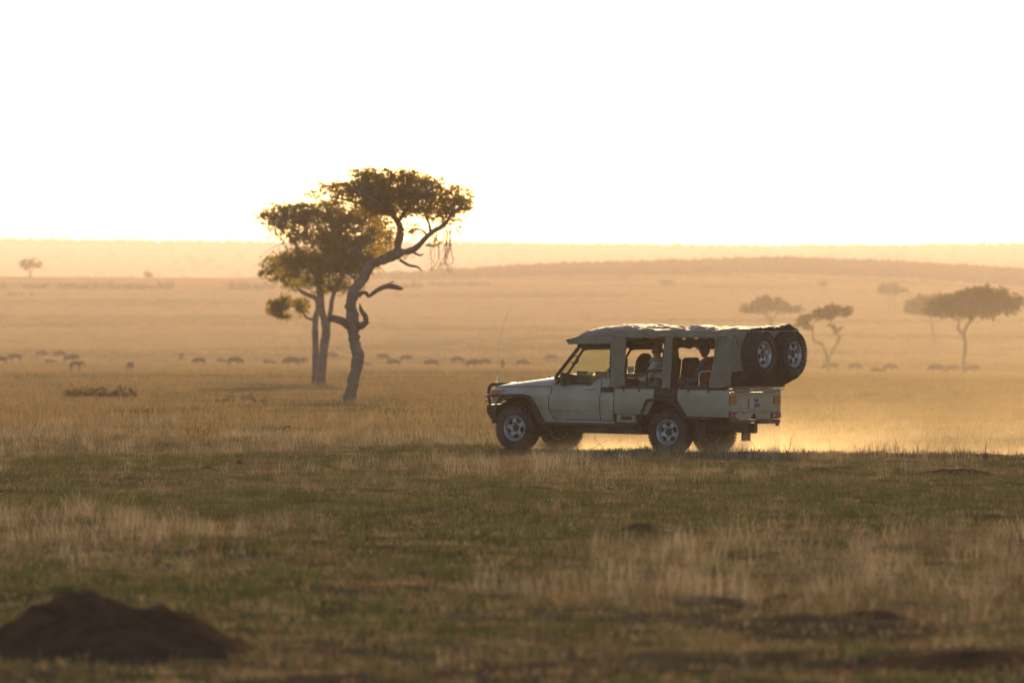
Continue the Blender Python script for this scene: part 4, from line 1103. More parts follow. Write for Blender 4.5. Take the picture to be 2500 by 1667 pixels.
def person(e, skin, top, legs, lean, arms, female):
    """seated adult: one body, clothes and hair as children; arms = hand targets (left, right)"""
    hx = 0.02; chest = (0.10 + lean * 0.7, 0, 0.40); nb = (0.12 + lean, 0, 0.52); nk = (0.145 + lean, 0, 0.60); hd = (0.175 + lean, 0, 0.70)
    V = [(0.05, 0, 0.09), (0.07 + lean * 0.35, 0, 0.24), chest, nb, nk]; Eg = [(0, 1), (1, 2), (2, 3), (3, 4)]; Rr = [0.135, 0.125, 0.145, 0.085, 0.052]
    for s, hand in ((1, arms[0]), (-1, arms[1])):
        sh = (nb[0] - 0.02, 0.165 * s, 0.475); h = Vector(hand); shv = Vector(sh)
        mid = (shv + h) / 2; d = (h - shv).length; drop = math.sqrt(max(0.29 ** 2 - (d / 2) ** 2, 0.0004))
        el = mid + Vector((-0.25, 0.35 * s, -1)).normalized() * drop
        i = len(V); V += [sh, tuple(el), tuple(h)]; Eg += [(3, i), (i, i + 1), (i + 1, i + 2)]; Rr += [0.062, 0.042, 0.028]
        i = len(V); V += [(0.10, 0.10 * s, 0.07), (0.47, 0.12 * s, 0.085), (0.46, 0.12 * s, -0.27), (0.58, 0.12 * s, -0.32)]
        Eg += [(0, i), (i, i + 1), (i + 1, i + 2), (i + 2, i + 3)]; Rr += [0.088, 0.062, 0.042, 0.035]
    body = skin_mesh('body', V, Eg, Rr, 2)
    hands = []
    for s, hand in ((1, arms[0]), (-1, arms[1])):
        h = Vector(hand)
        hv = [tuple(h), (h.x + 0.055, h.y, h.z - 0.004)]; he = [(0, 1)]; hr = [0.026, 0.036]
        hands.append(skin_mesh('hand', hv, he, [(0.030, 0.018), (0.040, 0.016)], 2))
        for k, ln in enumerate((0.030, 0.036, 0.034, 0.026)):
            y = (k - 1.5) * 0.019
            p0 = h + Vector((0.07, y, 0)); p1 = p0 + Vector((ln, 0, -0.010)); p2 = p1 + Vector((ln * 0.6, 0, -0.024)); p3 = p2 + Vector((ln * 0.1, 0, -0.022))
            hands.append(skin_mesh('finger', [tuple(p0), tuple(p1), tuple(p2), tuple(p3)], [(0, 1), (1, 2), (2, 3)], [0.0095, 0.009, 0.0085, 0.007], 1))
        p0 = h + Vector((0.02, -0.028 * s, -0.004)); p1 = p0 + Vector((0.03, -0.024 * s, -0.010)); p2 = p1 + Vector((0.028, -0.002 * s, -0.014))
        hands.append(skin_mesh('thumb', [tuple(p0), tuple(p1), tuple(p2)], [(0, 1), (1, 2)], [0.012, 0.010, 0.008], 1))
    hm = head_mesh(female); hm.transform(Matrix.Translation(hd))
    bo = link('body', join_meshes('body', [body, hm] + hands), skin, e)
    # jacket follows torso and arms, a little larger, with folds
    jv, je, jr = [], [], []
    keep = [0, 1, 2, 3]; jv += [V[i] for i in keep]; je += [(0, 1), (1, 2), (2, 3)]; jr += [0.165, 0.155, 0.168, 0.098]
    k = 5
    for s in (1, -1):
        a, b_, c_ = V[k], V[k + 1], V[k + 2]; k += 7
        i = len(jv); cc = tuple(Vector(c_) * 0.93 + Vector(b_) * 0.07); jv += [a, b_, cc]; je += [(3, i), (i, i + 1), (i + 1, i + 2)]; jr += [0.080, 0.060, 0.046]
    jm = skin_mesh('jacket', jv, je, jr, 3)
    for v in jm.vertices:
        n = noise.noise(v.co * 11) * 0.012 + noise.noise(Vector((v.co.x * 9, v.co.y * 9, v.co.z * 26))) * 0.009
        v.co += v.normal * n
    jo = link('jacket', jm, top, e)
    tv, te, tr = [V[0]], [], [0.160]
    for base in (8, 15):
        i = len(tv); tv += [V[base], V[base + 1], tuple(Vector(V[base + 2]) * 0.95 + Vector(V[base + 1]) * 0.05)]; te += [(0, i), (i, i + 1), (i + 1, i + 2)]; tr += [0.105, 0.078, 0.060]
    link('trousers', skin_mesh('trousers', tv, te, tr, 2), legs, e)
    return hd, bo, jo

def hair_cap(hd, e, m, front=0.35, size=1.10, low=-0.35, name='hair'):
    bm = bmesh.new(); bmesh.ops.create_uvsphere(bm, u_segments=32, v_segments=22, radius=1.0)
    dl = [v for v in bm.verts if (v.co.x > front + 0.35 * (0.6 - v.co.z) * 0 and v.co.z < 0.42) or v.co.z < low]
    bmesh.ops.delete(bm, geom=dl, context='VERTS')
    for v in bm.verts:
        n = 1 + 0.05 * noise.noise(v.co * 6) + 0.03 * noise.noise(v.co * 15)
        v.co = Vector((v.co.x * 0.100 * size * n - 0.004, v.co.y * 0.079 * size * n, v.co.z * 0.122 * size * n)) + Vector(hd)
    me = bpy.data.meshes.new(name); bm.to_mesh(me); bm.free(); me.polygons.foreach_set('use_smooth', [True] * len(me.polygons))
    o = link(name, me, m, e); md = o.modifiers.new('s', 'SOLIDIFY'); md.thickness = 0.012
    return o

p1 = rider('person', 0.33, 0.46, 1.16, 'person in pale beige jacket with brown hair tied back, sitting behind the cab', 'person')
hd, bo, jo = person(p1, M_skin, M_jacket, M_trouser, 0.03, ((0.46, 0.20, 0.20), (0.48, -0.14, 0.20)), True)
hair = hair_cap(hd, p1, M_hair, 0.30, 1.10, -0.30)
MB().tube(smooth_path([(hd[0] - 0.09, 0, hd[2] + 0.03), (hd[0] - 0.155, 0, hd[2] + 0.005), (hd[0] - 0.165, 0, hd[2] - 0.09), (hd[0] - 0.145, 0.01, hd[2] - 0.18)], 4), [0.02] * 4 + [0.036] * 4 + [0.03] * 4 + [0.012], 8, bump=0.12).build('ponytail', M_hair, hair, smooth=True)
MB().tube(smooth_path([(hd[0] - 0.03, 0.07, hd[2] - 0.11), (hd[0] + 0.055, 0.08, hd[2] - 0.165), (hd[0] + 0.11, 0.0, hd[2] - 0.20), (hd[0] + 0.055, -0.08, hd[2] - 0.165), (hd[0] - 0.03, -0.07, hd[2] - 0.11)], 5), 0.028, 8, bump=0.15).build('collar', M_jacket, jo, smooth=True)
MB().tube([(hd[0] + 0.10, 0.02, hd[2] - 0.19), (hd[0] + 0.15, 0.03, hd[2] - 0.21)], [0.025, 0.006], 6).build('collar_tip', M_jacket, jo, smooth=True)

p2 = rider('person', -0.62, 0.40, 1.17, 'person in dark cap and glasses with a red cloth, sitting in the rear row', 'person')
hd, bo, jo = person(p2, M_skin2, M_greycloth, M_trouser, 0.0, ((0.40, 0.20, 0.16), (0.42, -0.10, 0.16)), False)
cap = hair_cap(hd, p2, M_cap, 1.2, 1.13, 0.22, 'cap')
MB().prism([(0.05, 0.055), (0.16, 0.030), (0.165, 0.024), (0.05, 0.040)], -0.06, 0.06).build('cap_peak', M_cap, cap, bevel=0.006).location = hd
gl = MB()
for s in (1, -1):
    gl.tube([(0.098, 0.012 * s, 0.012), (0.092, 0.055 * s, 0.014), (0.088, 0.062 * s, -0.012), (0.095, 0.018 * s, -0.016), (0.098, 0.012 * s, 0.012)], 0.005, 5)
    gl.tube([(0.09, 0.062 * s, 0.012), (-0.005, 0.084 * s, 0.018)], 0.003, 4)
g_ = gl.build('glasses', M_chrome, p2); g_.location = hd
def shawl(u, v):
    a = -2.5 + 5.0 * u; r = 0.125 + 0.115 * v
    return (0.07 - 0.02 * v + r * 0.86 * math.cos(a + math.pi) + 0.015 * noise.noise(Vector((u * 9, v * 5, 1))), r * 1.06 * math.sin(a + math.pi), 0.57 - 0.42 * v ** 1.3 + 0.02 * noise.noise(Vector((u * 12, v * 4, 6))))
sheet('red_cloth', shawl, 40, 18, M_redcloth, p2, 0.01)
MB().tube(smooth_path([(-0.06, 0.10, 0.575), (0.07, 0.12, 0.55), (0.16, 0.02, 0.53), (0.10, -0.11, 0.55), (-0.05, -0.10, 0.575), (-0.09, 0.0, 0.60), (-0.06, 0.10, 0.575)], 4), 0.032, 8, bump=0.15).build('scarf_roll', M_redcloth, p2, smooth=True)
bag = rider('bag', -0.06, 0.44, 1.22, 'crumpled khaki bag held on the lap of the passenger in the red cloth', 'bag')
bm = bmesh.new(); bmesh.ops.create_icosphere(bm, subdivisions=4, radius=1)
for v in bm.verts: v.co = Vector((v.co.x * 0.13, v.co.y * 0.16, v.co.z * 0.09)) * (1 + 0.25 * noise.noise(v.co * 3)) + Vector((0, 0, 0.08))
me = bpy.data.meshes.new('bag_body'); bm.to_mesh(me); bm.free(); me.polygons.foreach_set('use_smooth', [True] * len(me.polygons)); link('bag_body', me, M_trouser, bag)
MB().tube(smooth_path([(-0.07, 0.10, 0.13), (-0.03, 0.12, 0.21), (0.05, 0.11, 0.20), (0.08, 0.09, 0.12)], 4), 0.010, 6).build('bag_strap', M_redcloth, bag, smooth=True)

# ================================================================== trees
def leaf_sprays(g, blobs, per_m3, leaves, spread, size, flat=0.55, gap=0.0, gs=1.3):
    """blobs: (x,y,z,rx,ry,rz,density). Returns leaf quads and the spray centres."""
    C = []
    for x, y, z, rx, ry, rz, dn in blobs:
        n = max(3, int(per_m3 * 4.19 * rx * ry * rz * dn))
        p = g.normal(size=(n, 3)); p /= np.linalg.norm(p, axis=1)[:, None]
        r = g.random((n, 1)) ** 0.42 * (1 + 0.22 * (g.random((n, 1)) < 0.10))
        e = 1 + 0.20 * np.sin(p[:, :1] * 7 + x * 3) + 0.18 * np.sin(p[:, 1:2] * 6 + p[:, 2:] * 5 + z * 2)
        C.append(np.array([x, y, z]) + p * r * e * [rx, ry, rz])
    C = np.concatenate(C)
    if gap > 0:
        f = np.array([noise.noise(Vector(c * gs)) + 0.5 * noise.noise(Vector(c * gs * 2.3)) for c in C])
        C = C[f > np.quantile(f, gap)]
    n = len(C); k = leaves
    d = g.normal(size=(n, 1, 3)) * [1, 1, flat]; d /= np.linalg.norm(d, axis=2, keepdims=True)
    t = g.uniform(-1, 1, (n, k, 1))
    P = C[:, None, :] + d * t * spread + g.normal(size=(n, k, 3)) * spread * 0.28
    return quads_at(g, P.reshape(-1, 3), size), C

def tree(name, label, cat, base, limbs, blobs, seed, per, leaves=12, spread=0.16, size=0.035, gap=0.25, mleaf=None, twig_r=0.012, twigs=0.10, group=None, flat=0.4, dead=(), bark=None, rz=0.0, bump=0.05, gs=1.3):
    g = np.random.default_rng(seed); random.seed(seed)
    root = empty(name, base, size=1.0); root.rotation_euler.z = rz
    tag(root, label, cat, group)
    bark = bark or M_bark
    tk = MB(); tips = []
    for i, L_ in enumerate(limbs):
        P = smooth_path(L_, 6 if bump > 0.06 else 4)
        q = [(p[0] + random.uniform(-1, 1) * p[3] * bump * 1.2, p[1], p[2]) for p in P]
        tk.tube(q, [float(max(p[3], 0.006)) * (1 + random.uniform(-1, 1) * bump) for p in P], 10 if i < 2 else 7, bump=bump)
        for p in P: tips.append(p[:3])
    tk.build('trunk', bark, root, smooth=True)
    Q, C = leaf_sprays(g, blobs, per, leaves, spread, size, flat, gap, gs)
    me = quad_mesh('crown', Q); cr = link('crown', me, mleaf or M_leaf, root)
    # twigs from the nearest limb point out to a sample of the sprays
    T = np.array(tips); tw = MB()
    hi = T[T[:, 2] > T[:, 2].max() * 0.30]
    m = int(min(900, len(C) * twigs))
    for c in C[g.choice(len(C), m, replace=False)]:
        dd = np.linalg.norm((hi - c) * [1, 1, 1.4], axis=1); j = int(np.argmin(dd)); a = hi[j]
        if dd[j] < 0.15: continue
        mid = a * 0.5 + c * 0.5 + g.normal(size=3) * dd[j] * 0.10 + [0, 0, 0.08 * dd[j]]
        P = smooth_path([(*a, 0), (*mid, 0), (*c, 0)], 3); rr = twig_r * min(3.0, 0.6 + dd[j] * 0.5)
        tw.tube([p[:3] for p in P], list(np.linspace(rr, rr * 0.25, len(P))), 4, cap=False)
    if tw.f: tw.build('twigs', bark, root, smooth=True)
    for k, L_ in enumerate(dead):
        P = smooth_path(L_, 4); MB().tube([p[:3] for p in P], [float(p[3]) for p in P], 8, bump=0.10).build('dead_limb', M_deadwood, root, smooth=True)
    return root

# -- the tall leaning acacia (shape in metres from the foot of its trunk; 69.4 px to the metre at its distance)
X0, D0 = (853 - 1250) / F * 300, 300.0
S = 69.44 * 3.92
def A(zx, zy, y=0.0, r=0.0):   # traced coordinates of the crown, in metres
    return ((zx - 992) / S, y, (2370 - zy) / S, r)
def B(zx, zy, y=0.0, r=0.0):
    s = 69.44 * 4.356; return ((zx - 1102) / s, y, (1459 - zy) / s, r)
acacia_limbs = [
    [B(1095, 1500, 0, .27), B(1105, 1400, 0, .24), B(1150, 1200, .0, .20), B(1195, 980, 0, .215), B(1165, 850, 0, .20), B(1140, 680, 0, .21), B(1130, 590, 0, .25), B(1125, 480, 0, .20), B(1122, 380, 0, .20), B(1165, 250, 0, .18), B(1240, 150, .1, .17), A(1190, 1060, .1, .165), A(1300, 1005, .1, .17), A(1440, 960, .1, .16), A(1480, 915, .1, .17)],
    [A(1455, 950, .1, .14), A(1455, 850, .2, .145), A(1485, 740, .3, .135), A(1460, 650, .4, .115), A(1400, 570, .4, .10), A(1250, 500, .5, .08), A(1000, 440, .6, .05), A(760, 380, .7, .02)],
    [A(1450, 940, .1, .12), A(1600, 905, .0, .115), A(1720, 800, -.2, .10), A(1800, 730, -.3, .095), A(1900, 670, -.4, .08), A(1985, 560, -.4, .05), A(2080, 470, -.4, .02)],
    [A(1450, 650, .4, .09), A(1560, 500, -.2, .07), A(1700, 380, -.6, .05), A(1850, 300, -.8, .02)],
    [A(1420, 590, .4, .08), A(1380, 420, .8, .06), A(1300, 280, 1.2, .04), A(1150, 180, 1.4, .02)],
    [A(1770, 740, -.25, .05), A(1750, 650, -.1, .05), A(1720, 570, .3, .045), A(1680, 420, .6, .03), A(1600, 220, .8, .015)],
    [A(1960, 600, -.4, .05), A(1985, 480, .3, .04), A(2010, 360, .8, .015)],
    [A(1400, 560, .4, .07), A(1200, 420, -.8, .05), A(950, 330, -1.3, .02)],
    [A(1240, 1000, .1, .09), A(1110, 940, .4, .06), A(1060, 900, .6, .03)],
    [A(1320, 985, .1, .07), A(1370, 930, .3, .05), A(1450, 900, .5, .03)],
    [A(1740, 790, -.2, .05), A(1700, 730, .1, .04), A(1610, 705, .3, .025), A(1540, 740, .4, .012)],
    [A(1720, 860, -.1, .04), A(1800, 870, -.1, .03), A(1880, 830, -.1, .012)],
    [A(1050, 1180, 0, .06), A(980, 1130, .1, .035), A(900, 1090, .2, .015)],
    [A(1580, 915, .1, .06), A(1640, 950, .1, .045), A(1672, 960, .1, .035), A(1705, 945, .0, .01)],
]
dead = [
    [A(1470, 1000, .1, .055), A(1560, 1055, .1, .05), A(1640, 1070, .1, .04), A(1690, 1112, .1, .008)],
    [A(1075, 1350, 0, .10), A(1110, 1320, 0, .075), A(1150, 1320, 0, .07), A(1180, 1350, 0, .065), A(1250, 1300, 0, .08), A(1330, 1262, 0, .09), A(1400, 1258, 0, .095), A(1470, 1275, 0, .075), A(1512, 1283, 0, .012)],
    [B(1100, 650, -.05, .16), B(1040, 600, -.05, .14), B(960, 570, -.05, .14), B(905, 555, -.05, .12), B(880, 510, -.05, .02)],
    [B(1150, 640, 0, .17), B(1230, 640, 0, .14), B(1275, 600, 0, .10), B(1270, 540, 0, .10), B(1230, 480, 0, .075), B(1210, 405, 0, .015)],
    [B(1250, 640, 0, .05), B(1290, 620, 0, .035), B(1328, 605, 0, .01)],
    [B(1125, 470, 0, .10), B(1070, 440, 0, .08), B(1050, 445, 0, .03)],
]
def blob(zx, zy, rx, rz, dn=1.0, y=0.0, ry=None): 
    x, _, z, _ = A(zx, zy); return (x, y, z, rx / S * 1.06, (ry if ry else max(rx / S * 0.55, 0.3)), rz / S * 1.08, dn)
acacia_blobs = [blob(1250, 330, 340, 130), blob(1600, 320, 300, 120), blob(1880, 430, 270, 120), blob(2080, 490, 110, 90, .8), blob(1000, 340, 190, 100, .9), blob(790, 305, 130, 55, .8), blob(650, 375, 110, 45, .7),
    blob(1350, 470, 350, 95, .8), blob(1720, 520, 250, 60, .8), blob(1560, 190, 90, 55), blob(1050, 160, 90, 50, .8), blob(1200, 190, 180, 70), blob(1400, 190, 150, 60), blob(1780, 260, 140, 60, .8),
    blob(1350, 560, 250, 45, .5), blob(1180, 520, 200, 70, .5), blob(1800, 590, 170, 50, .6), blob(1930, 560, 110, 60, .8), blob(1590, 720, 110, 80, .5), blob(1350, 780, 140, 120, .6), blob(1260, 900, 110, 90, .6), blob(1300, 660, 130, 60, .5), blob(1960, 620, 120, 60, .5), blob(1840, 830, 80, 60, .25), blob(1540, 960, 60, 50, .3), blob(2030, 700, 60, 60, .15), blob(1300, 1110, 50, 30, .3), blob(2170, 400, 50, 60, .5), blob(2010, 300, 60, 40, .6)]
tree('acacia_tree', 'tall leaning acacia with broad flat crown and a bare dead limb, nearest the vehicle', 'tree', (X0, D0, gz(X0, D0)), acacia_limbs, acacia_blobs, 5, 700, leaves=9, spread=0.09, size=0.022, gap=0.16, mleaf=M_leaf, dead=dead, twigs=0.2, twig_r=0.010, bump=0.09, flat=0.30, gs=5.0)
# hanging bare twigs on its right
hang = MB(); random.seed(4)
for k in range(16):
    x0 = 1780 + random.random() * 190; z0 = 680 + random.random() * 60
    pts = [A(x0, z0, random.uniform(-.4, .3)), A(x0 + random.uniform(-20, 30), z0 + 140, 0), A(x0 + random.uniform(-60, 40), z0 + 270 + random.random() * 40, 0), A(x0 + random.uniform(-110, 20), z0 + 380, 0)]
    P = smooth_path(pts, 4); hang.tube([p[:3] for p in P], list(np.linspace(0.013, 0.005, len(P))), 4, cap=False)
    for j in range(3, len(P), 2):
        q = P[j][:3]; hang.tube([tuple(q), (q[0] + random.uniform(-.2, .2), q[1], q[2] - random.uniform(.05, .2))], 0.005, 3, cap=False)
acacia = bpy.data.objects['acacia_tree']
hang.build('hanging_twigs', M_bark, acacia)

# bird perched on the dead limb
bx, _, bz, _ = A(1395, 1228); bird = empty('bird', (X0 + bx, D0, gz(X0, D0) + bz), size=0.2); bird.scale = (.55,) * 3; tag(bird, 'small dark bird perched on the bare dead limb of the leaning acacia', 'bird')
bm_ = skin_mesh('bird_body', [(-0.26, 0, -0.015), (-0.12, 0, 0.02), (0, 0, 0.05), (0.09, 0, 0.09), (0.14, 0, 0.13), (0.19, 0, 0.13)], [(0, 1), (1, 2), (2, 3), (3, 4), (4, 5)], [0.012, 0.03, 0.05, 0.045, 0.032, 0.006], 2)
link('bird_body', bm_, M_feather, bird)
for s in (1, -1): MB().tube([(0.02, 0.02 * s, 0.03), (0.02, 0.02 * s, -0.03)], 0.005, 4).build('leg', M_feather, bird)

# -- the two leafy trees behind it
def place_tree(px, D): 
    X = (px - 1250) / F * D; return (X, D, gz(X, D) - 0.03)
D1 = 392.0; s1 = F / D1
def Bk(zx, zy, y=0, r=0):       # from zoom of crown, origin at foot of the right-hand trunk (px 784, y 942)
    return ((600 + zx / 3.92 - 784) / s1, y, (942 - 380 - zy / 3.92) / s1, r)
def Bt(zx, zy, y=0, r=0): return ((600 + zx / 4.356 - 784) / s1, y, (942 - 650 - zy / 4.356) / s1, r)
def bb(zx, zy, rx, rz, dn=1.0, y=0.0):
    x, _, z, _ = Bk(zx, zy); q = 3.92 * s1; return (x, y, z, rx / q * 1.08, max(rx / q * 0.7, .4), rz / q * 1.15, dn)
limbsB = [
    [Bt(800, 1300, 0, .24), Bt(805, 1150, 0, .22), Bt(825, 900, 0, .20), Bt(850, 720, 0, .20), Bt(855, 620, 0, .20), Bt(820, 500, 0, .16), Bt(800, 380, 0, .17), Bt(790, 250, 0, .16), Bk(700, 1150, 0, .13), Bk(760, 900, .2, .10), Bk(850, 700, .2, .06), Bk(950, 560, .2, .03)],
    [Bt(855, 650, 0, .15), Bt(880, 560, 0, .12), Bt(905, 430, .1, .11), Bt(925, 300, .2, .10), Bk(900, 1180, .3, .09), Bk(1000, 1000, .4, .06), Bk(1120, 800, .4, .03)],
    [Bk(700, 1180, 0, .10), Bk(600, 1000, -.3, .07), Bk(480, 830, -.5, .05), Bk(330, 680, -.5, .02)],
    [Bk(720, 1050, 0, .08), Bk(640, 860, .5, .05), Bk(560, 640, .7, .03)],
    [Bk(760, 900, .2, .07), Bk(900, 860, -.6, .05), Bk(1100, 880, -.9, .02)],
]
blobsB = [bb(430, 560, 250, 95), bb(260, 610, 120, 80, .8), bb(200, 560, 60, 50, .6), bb(700, 560, 250, 110), bb(960, 610, 260, 110), bb(1180, 700, 160, 90, .8), bb(600, 740, 260, 90, .8), bb(380, 720, 160, 70, .6), bb(900, 790, 300, 100, .9), bb(1180, 820, 130, 70, .6),
    bb(500, 960, 260, 100), bb(760, 1020, 320, 130), bb(1020, 1020, 220, 120, .9), bb(600, 1170, 200, 60, .9), bb(920, 1220, 200, 75, .8), bb(760, 1240, 160, 60, .8), bb(330, 480, 120, 50, .7), bb(560, 470, 150, 50, .8), bb(1180, 960, 140, 100, .9), bb(1100, 1100, 120, 80, .8), bb(1250, 800, 130, 90, .7), bb(480, 1080, 160, 70, .8), bb(1290, 720, 130, 90, .8), bb(1330, 850, 110, 80, .7), bb(1180, 560, 200, 90, .8), bb(820, 440, 200, 60, .7), bb(1050, 880, 260, 120, .9)]
X1 = place_tree(784, D1)
tree('acacia_tree', 'bushy green acacia behind the leaning one, forked trunk just left of its trunk', 'tree', X1, limbsB, blobsB, 9, 190, leaves=11, spread=0.13, size=0.030, gap=0.10, mleaf=M_leaf2, twigs=0.12, twig_r=0.014, flat=0.7, gs=3.2)
D2 = 405.0; s2 = F / D2
def Ct(zx, zy, y=0, r=0): return ((600 + zx / 4.356 - 767) / s2, y, (930 - 650 - zy / 4.356) / s2, r)
def Ck(zx, zy, y=0, r=0): return ((600 + zx / 3.92 - 767) / s2, y, (930 - 380 - zy / 3.92) / s2, r)
def cb(zx, zy, rx, rz, dn=1.0, y=0.0):
    x, _, z, _ = Ck(zx, zy); q = 3.92 * s2; return (x, y, z, rx / q * 1.1, max(rx / q * 0.8, .35), rz / q * 1.15, dn)
limbsC = [
    [Ct(735, 1240, 0, .19), Ct(742, 1000, 0, .16), Ct(742, 800, 0, .15), Ct(738, 620, 0, .15), Ct(745, 480, 0, .14), Ct(770, 380, 0, .12), Ct(745, 280, 0, .12), Ct(640, 235, 0, .10), Ct(570, 190, 0, .08), Ck(470, 1170, 0, .05), Ck(330, 1060, 0, .02)],
    [Ct(740, 520, 0, .07), Ct(690, 500, 0, .065), Ct(640, 480, 0, .055), Ct(600, 420, 0, .05), Ct(500, 370, 0, .03), Ct(380, 350, 0, .012)],
]
blobsC = [cb(380, 1400, 150, 85, 1.2), cb(290, 1400, 85, 70, 1.1), cb(500, 1380, 110, 65, 1), cb(270, 1340, 50, 30, .6), cb(360, 1310, 60, 30, .5), cb(420, 1470, 120, 45, .5),
    cb(300, 1030, 130, 60, .9), cb(180, 1070, 70, 45, .8), cb(420, 1100, 140, 80, .9), cb(330, 960, 120, 50, .8), cb(480, 1180, 110, 50, .7), cb(250, 1130, 80, 40, .4)]
tree('acacia_tree', 'slim acacia with a drooping low left branch, leftmost trunk of the three tree group', 'tree', place_tree(767, D2), limbsC, blobsC, 12, 300, leaves=12, spread=0.13, size=0.030, gap=0.26, mleaf=M_leaf2, twigs=0.14, twig_r=0.014, flat=0.9)

# -- umbrella acacias on the plain. Each traced in photograph pixels from its foot, scaled by distance
def far_tree(label, px, D, limbs, blobs, seed, size=0.09, per=60, leaves=8, spread=0.3, m=None, gap=0.27, name='umbrella_acacia', cat='tree', group=None, bark=None):
    k = D / F
    L_ = [[(x * k, y * k, z * k, r * k) for x, y, z, r in l] for l in limbs]
    Bl = [(x * k, y * k, z * k, rx * k, max(rx * k * 0.8, 0.4), rz * k, dn) for x, y, z, rx, rz, dn in blobs]
    return tree(name, label, cat, place_tree(px, D), L_, Bl, seed, per, leaves=leaves, spread=spread, size=size, gap=gap, mleaf=m or M_leaf3, twigs=0.06, twig_r=0.03, group=group, flat=0.5, bark=bark, bump=0.03, gs=0.8)

G_UMB = None
far_tree('largest flat-topped acacia at the right edge of the view, with a forked trunk', 2353, 1000,
    [[(0, 0, -3, 5), (0, 0, 40, 5), (4, 0, 75, 4.2), (0, 0, 100, 4.5), (8, 0, 120, 3.5), (28, 0, 143, 3), (40, 0, 165, 2)], [(0, 0, 98, 3.5), (-14, 0, 112, 3), (-12, 0, 132, 2.6), (-35, 0, 142, 2), (-55, 0, 152, 1.2)], [(-12, 0, 130, 2), (0, 0, 150, 1.5), (10, 0, 170, 1)], [(28, 0, 143, 2), (60, 0, 150, 1.6), (90, 0, 160, 1)]],
    [(0, 0, 172, 75, 28, 1), (50, 0, 180, 60, 32, 1), (95, 5, 178, 48, 26, 1), (-50, 0, 165, 50, 22, .9), (45, 0, 200, 22, 14, 1), (95, 0, 194, 26, 12, .8), (40, 0, 152, 70, 12, .6), (125, 0, 190, 20, 10, .6), (20, 0, 190, 50, 18, 1)], 31, size=0.11, per=22, leaves=10, spread=.32)
far_tree('flat-topped acacia on a thin leaning trunk, half hidden behind the largest one', 2281, 1600,
    [[(0, 0, -3, 3), (-4, 0, 40, 2.8), (-9, 0, 75, 2.6), (-14, 0, 90, 2)], [(-9, 0, 70, 1.6), (-30, 0, 90, 1.2)], [(-10, 0, 75, 1.6), (15, 0, 92, 1)]],
    [(-30, 0, 100, 44, 17, 1), (-5, 0, 108, 45, 18, 1), (-55, 0, 95, 22, 10, .8), (-20, 0, 84, 40, 8, .4)], 33, size=0.12, per=16, leaves=10, spread=.34)
far_tree('twisted acacia forking into two crooked limbs with a small split crown', 2021, 985,
    [[(0, 0, -3, 4), (0, 0, 22, 4), (-5, 0, 50, 3.2), (-15, 0, 72, 3), (-34, 0, 78, 2.6), (-36, 0, 96, 2.2), (-44, 0, 112, 1.6)], [(0, 0, 30, 3.4), (12, 0, 55, 3), (27, 0, 82, 3), (18, 0, 98, 2.2), (8, 0, 118, 2), (6, 0, 140, 1.4)], [(27, 0, 80, 2.4), (30, 0, 92, 2.2), (36, 0, 86, .8)], [(20, 0, 96, 1.4), (34, 0, 108, 1)]],
    [(12, 0, 150, 42, 12, 1), (-12, 0, 143, 30, 12, .9), (35, 0, 148, 26, 11, .8), (14, 0, 160, 30, 6, .9), (-52, 0, 132, 24, 10, .9), (-65, 0, 118, 20, 7, .6), (-44, 0, 116, 18, 9, .7), (14, 0, 112, 16, 9, .35), (28, 0, 104, 14, 8, .35)], 35, size=0.11, per=28, leaves=10, spread=.3)
far_tree('wide acacia rising straight behind the canopy of the vehicle', 1880, 1560,
    [[(0, 0, -3, 4), (0, 0, 40, 3.4), (0, 0, 66, 3), (-16, 0, 82, 2), (-30, 0, 92, 1)], [(0, 0, 60, 2.6), (14, 0, 78, 2), (36, 0, 92, 1)], [(0, 0, 64, 2), (2, 0, 95, 1.2)]],
    [(0, 0, 105, 42, 14, 1), (-30, 0, 95, 40, 10, .9), (35, 0, 95, 40, 10, .9), (0, 0, 116, 26, 9, 1), (-55, 0, 88, 20, 6, .7), (62, 0, 90, 18, 6, .6)], 37, size=0.15, per=8, leaves=10, spread=.42)
far_tree('round-topped acacia on two thin stems, on the far plain right of centre', 2178, 2250,
    [[(-7, 0, -3, 2.2), (-6, 0, 25, 2), (-8, 0, 50, 1.8)], [(8, 0, -3, 2.4), (8, 0, 20, 2), (0, 0, 48, 2), (4, 0, 60, 1.2)]],
    [(-2, 0, 62, 32, 11, 1), (20, 0, 60, 20, 9, .9), (-24, 0, 60, 18, 7, .8), (0, 0, 70, 20, 6, 1)], 39, size=0.2, per=3.2, leaves=10, spread=.6)
far_tree('small faint umbrella acacia far off above the spare wheels', 2007, 2600,
    [[(2, 0, -2, 1.5), (1, 0, 18, 1.4), (0, 0, 28, 1.2)]], [(0, 0, 33, 17, 5, 1), (0, 0, 37, 9, 3, 1)], 41, size=0.22, per=2.2, leaves=10, spread=.7)
far_tree('small faint acacia with a bent stem, far off above the front of the canopy', 1626, 2650,
    [[(2, 0, -2, 1.5), (0, 0, 12, 1.4), (-6, 0, 24, 1.2)], [(0, 0, 14, 1), (6, 0, 22, 1)]], [(0, 0, 27, 20, 4.5, 1), (-4, 0, 31, 10, 3, 1)], 42, size=0.22, per=2.2, leaves=10, spread=.7)
far_tree('very faint acacia left of the bent one, far off on the plain', 1518, 2780,
    [[(-2, 0, -2, 1.3), (2, 0, 16, 1.2), (4, 0, 26, 1)]], [(2, 0, 30, 17, 4.5, .9)], 43, size=0.24, per=1.6, leaves=10, spread=.7)
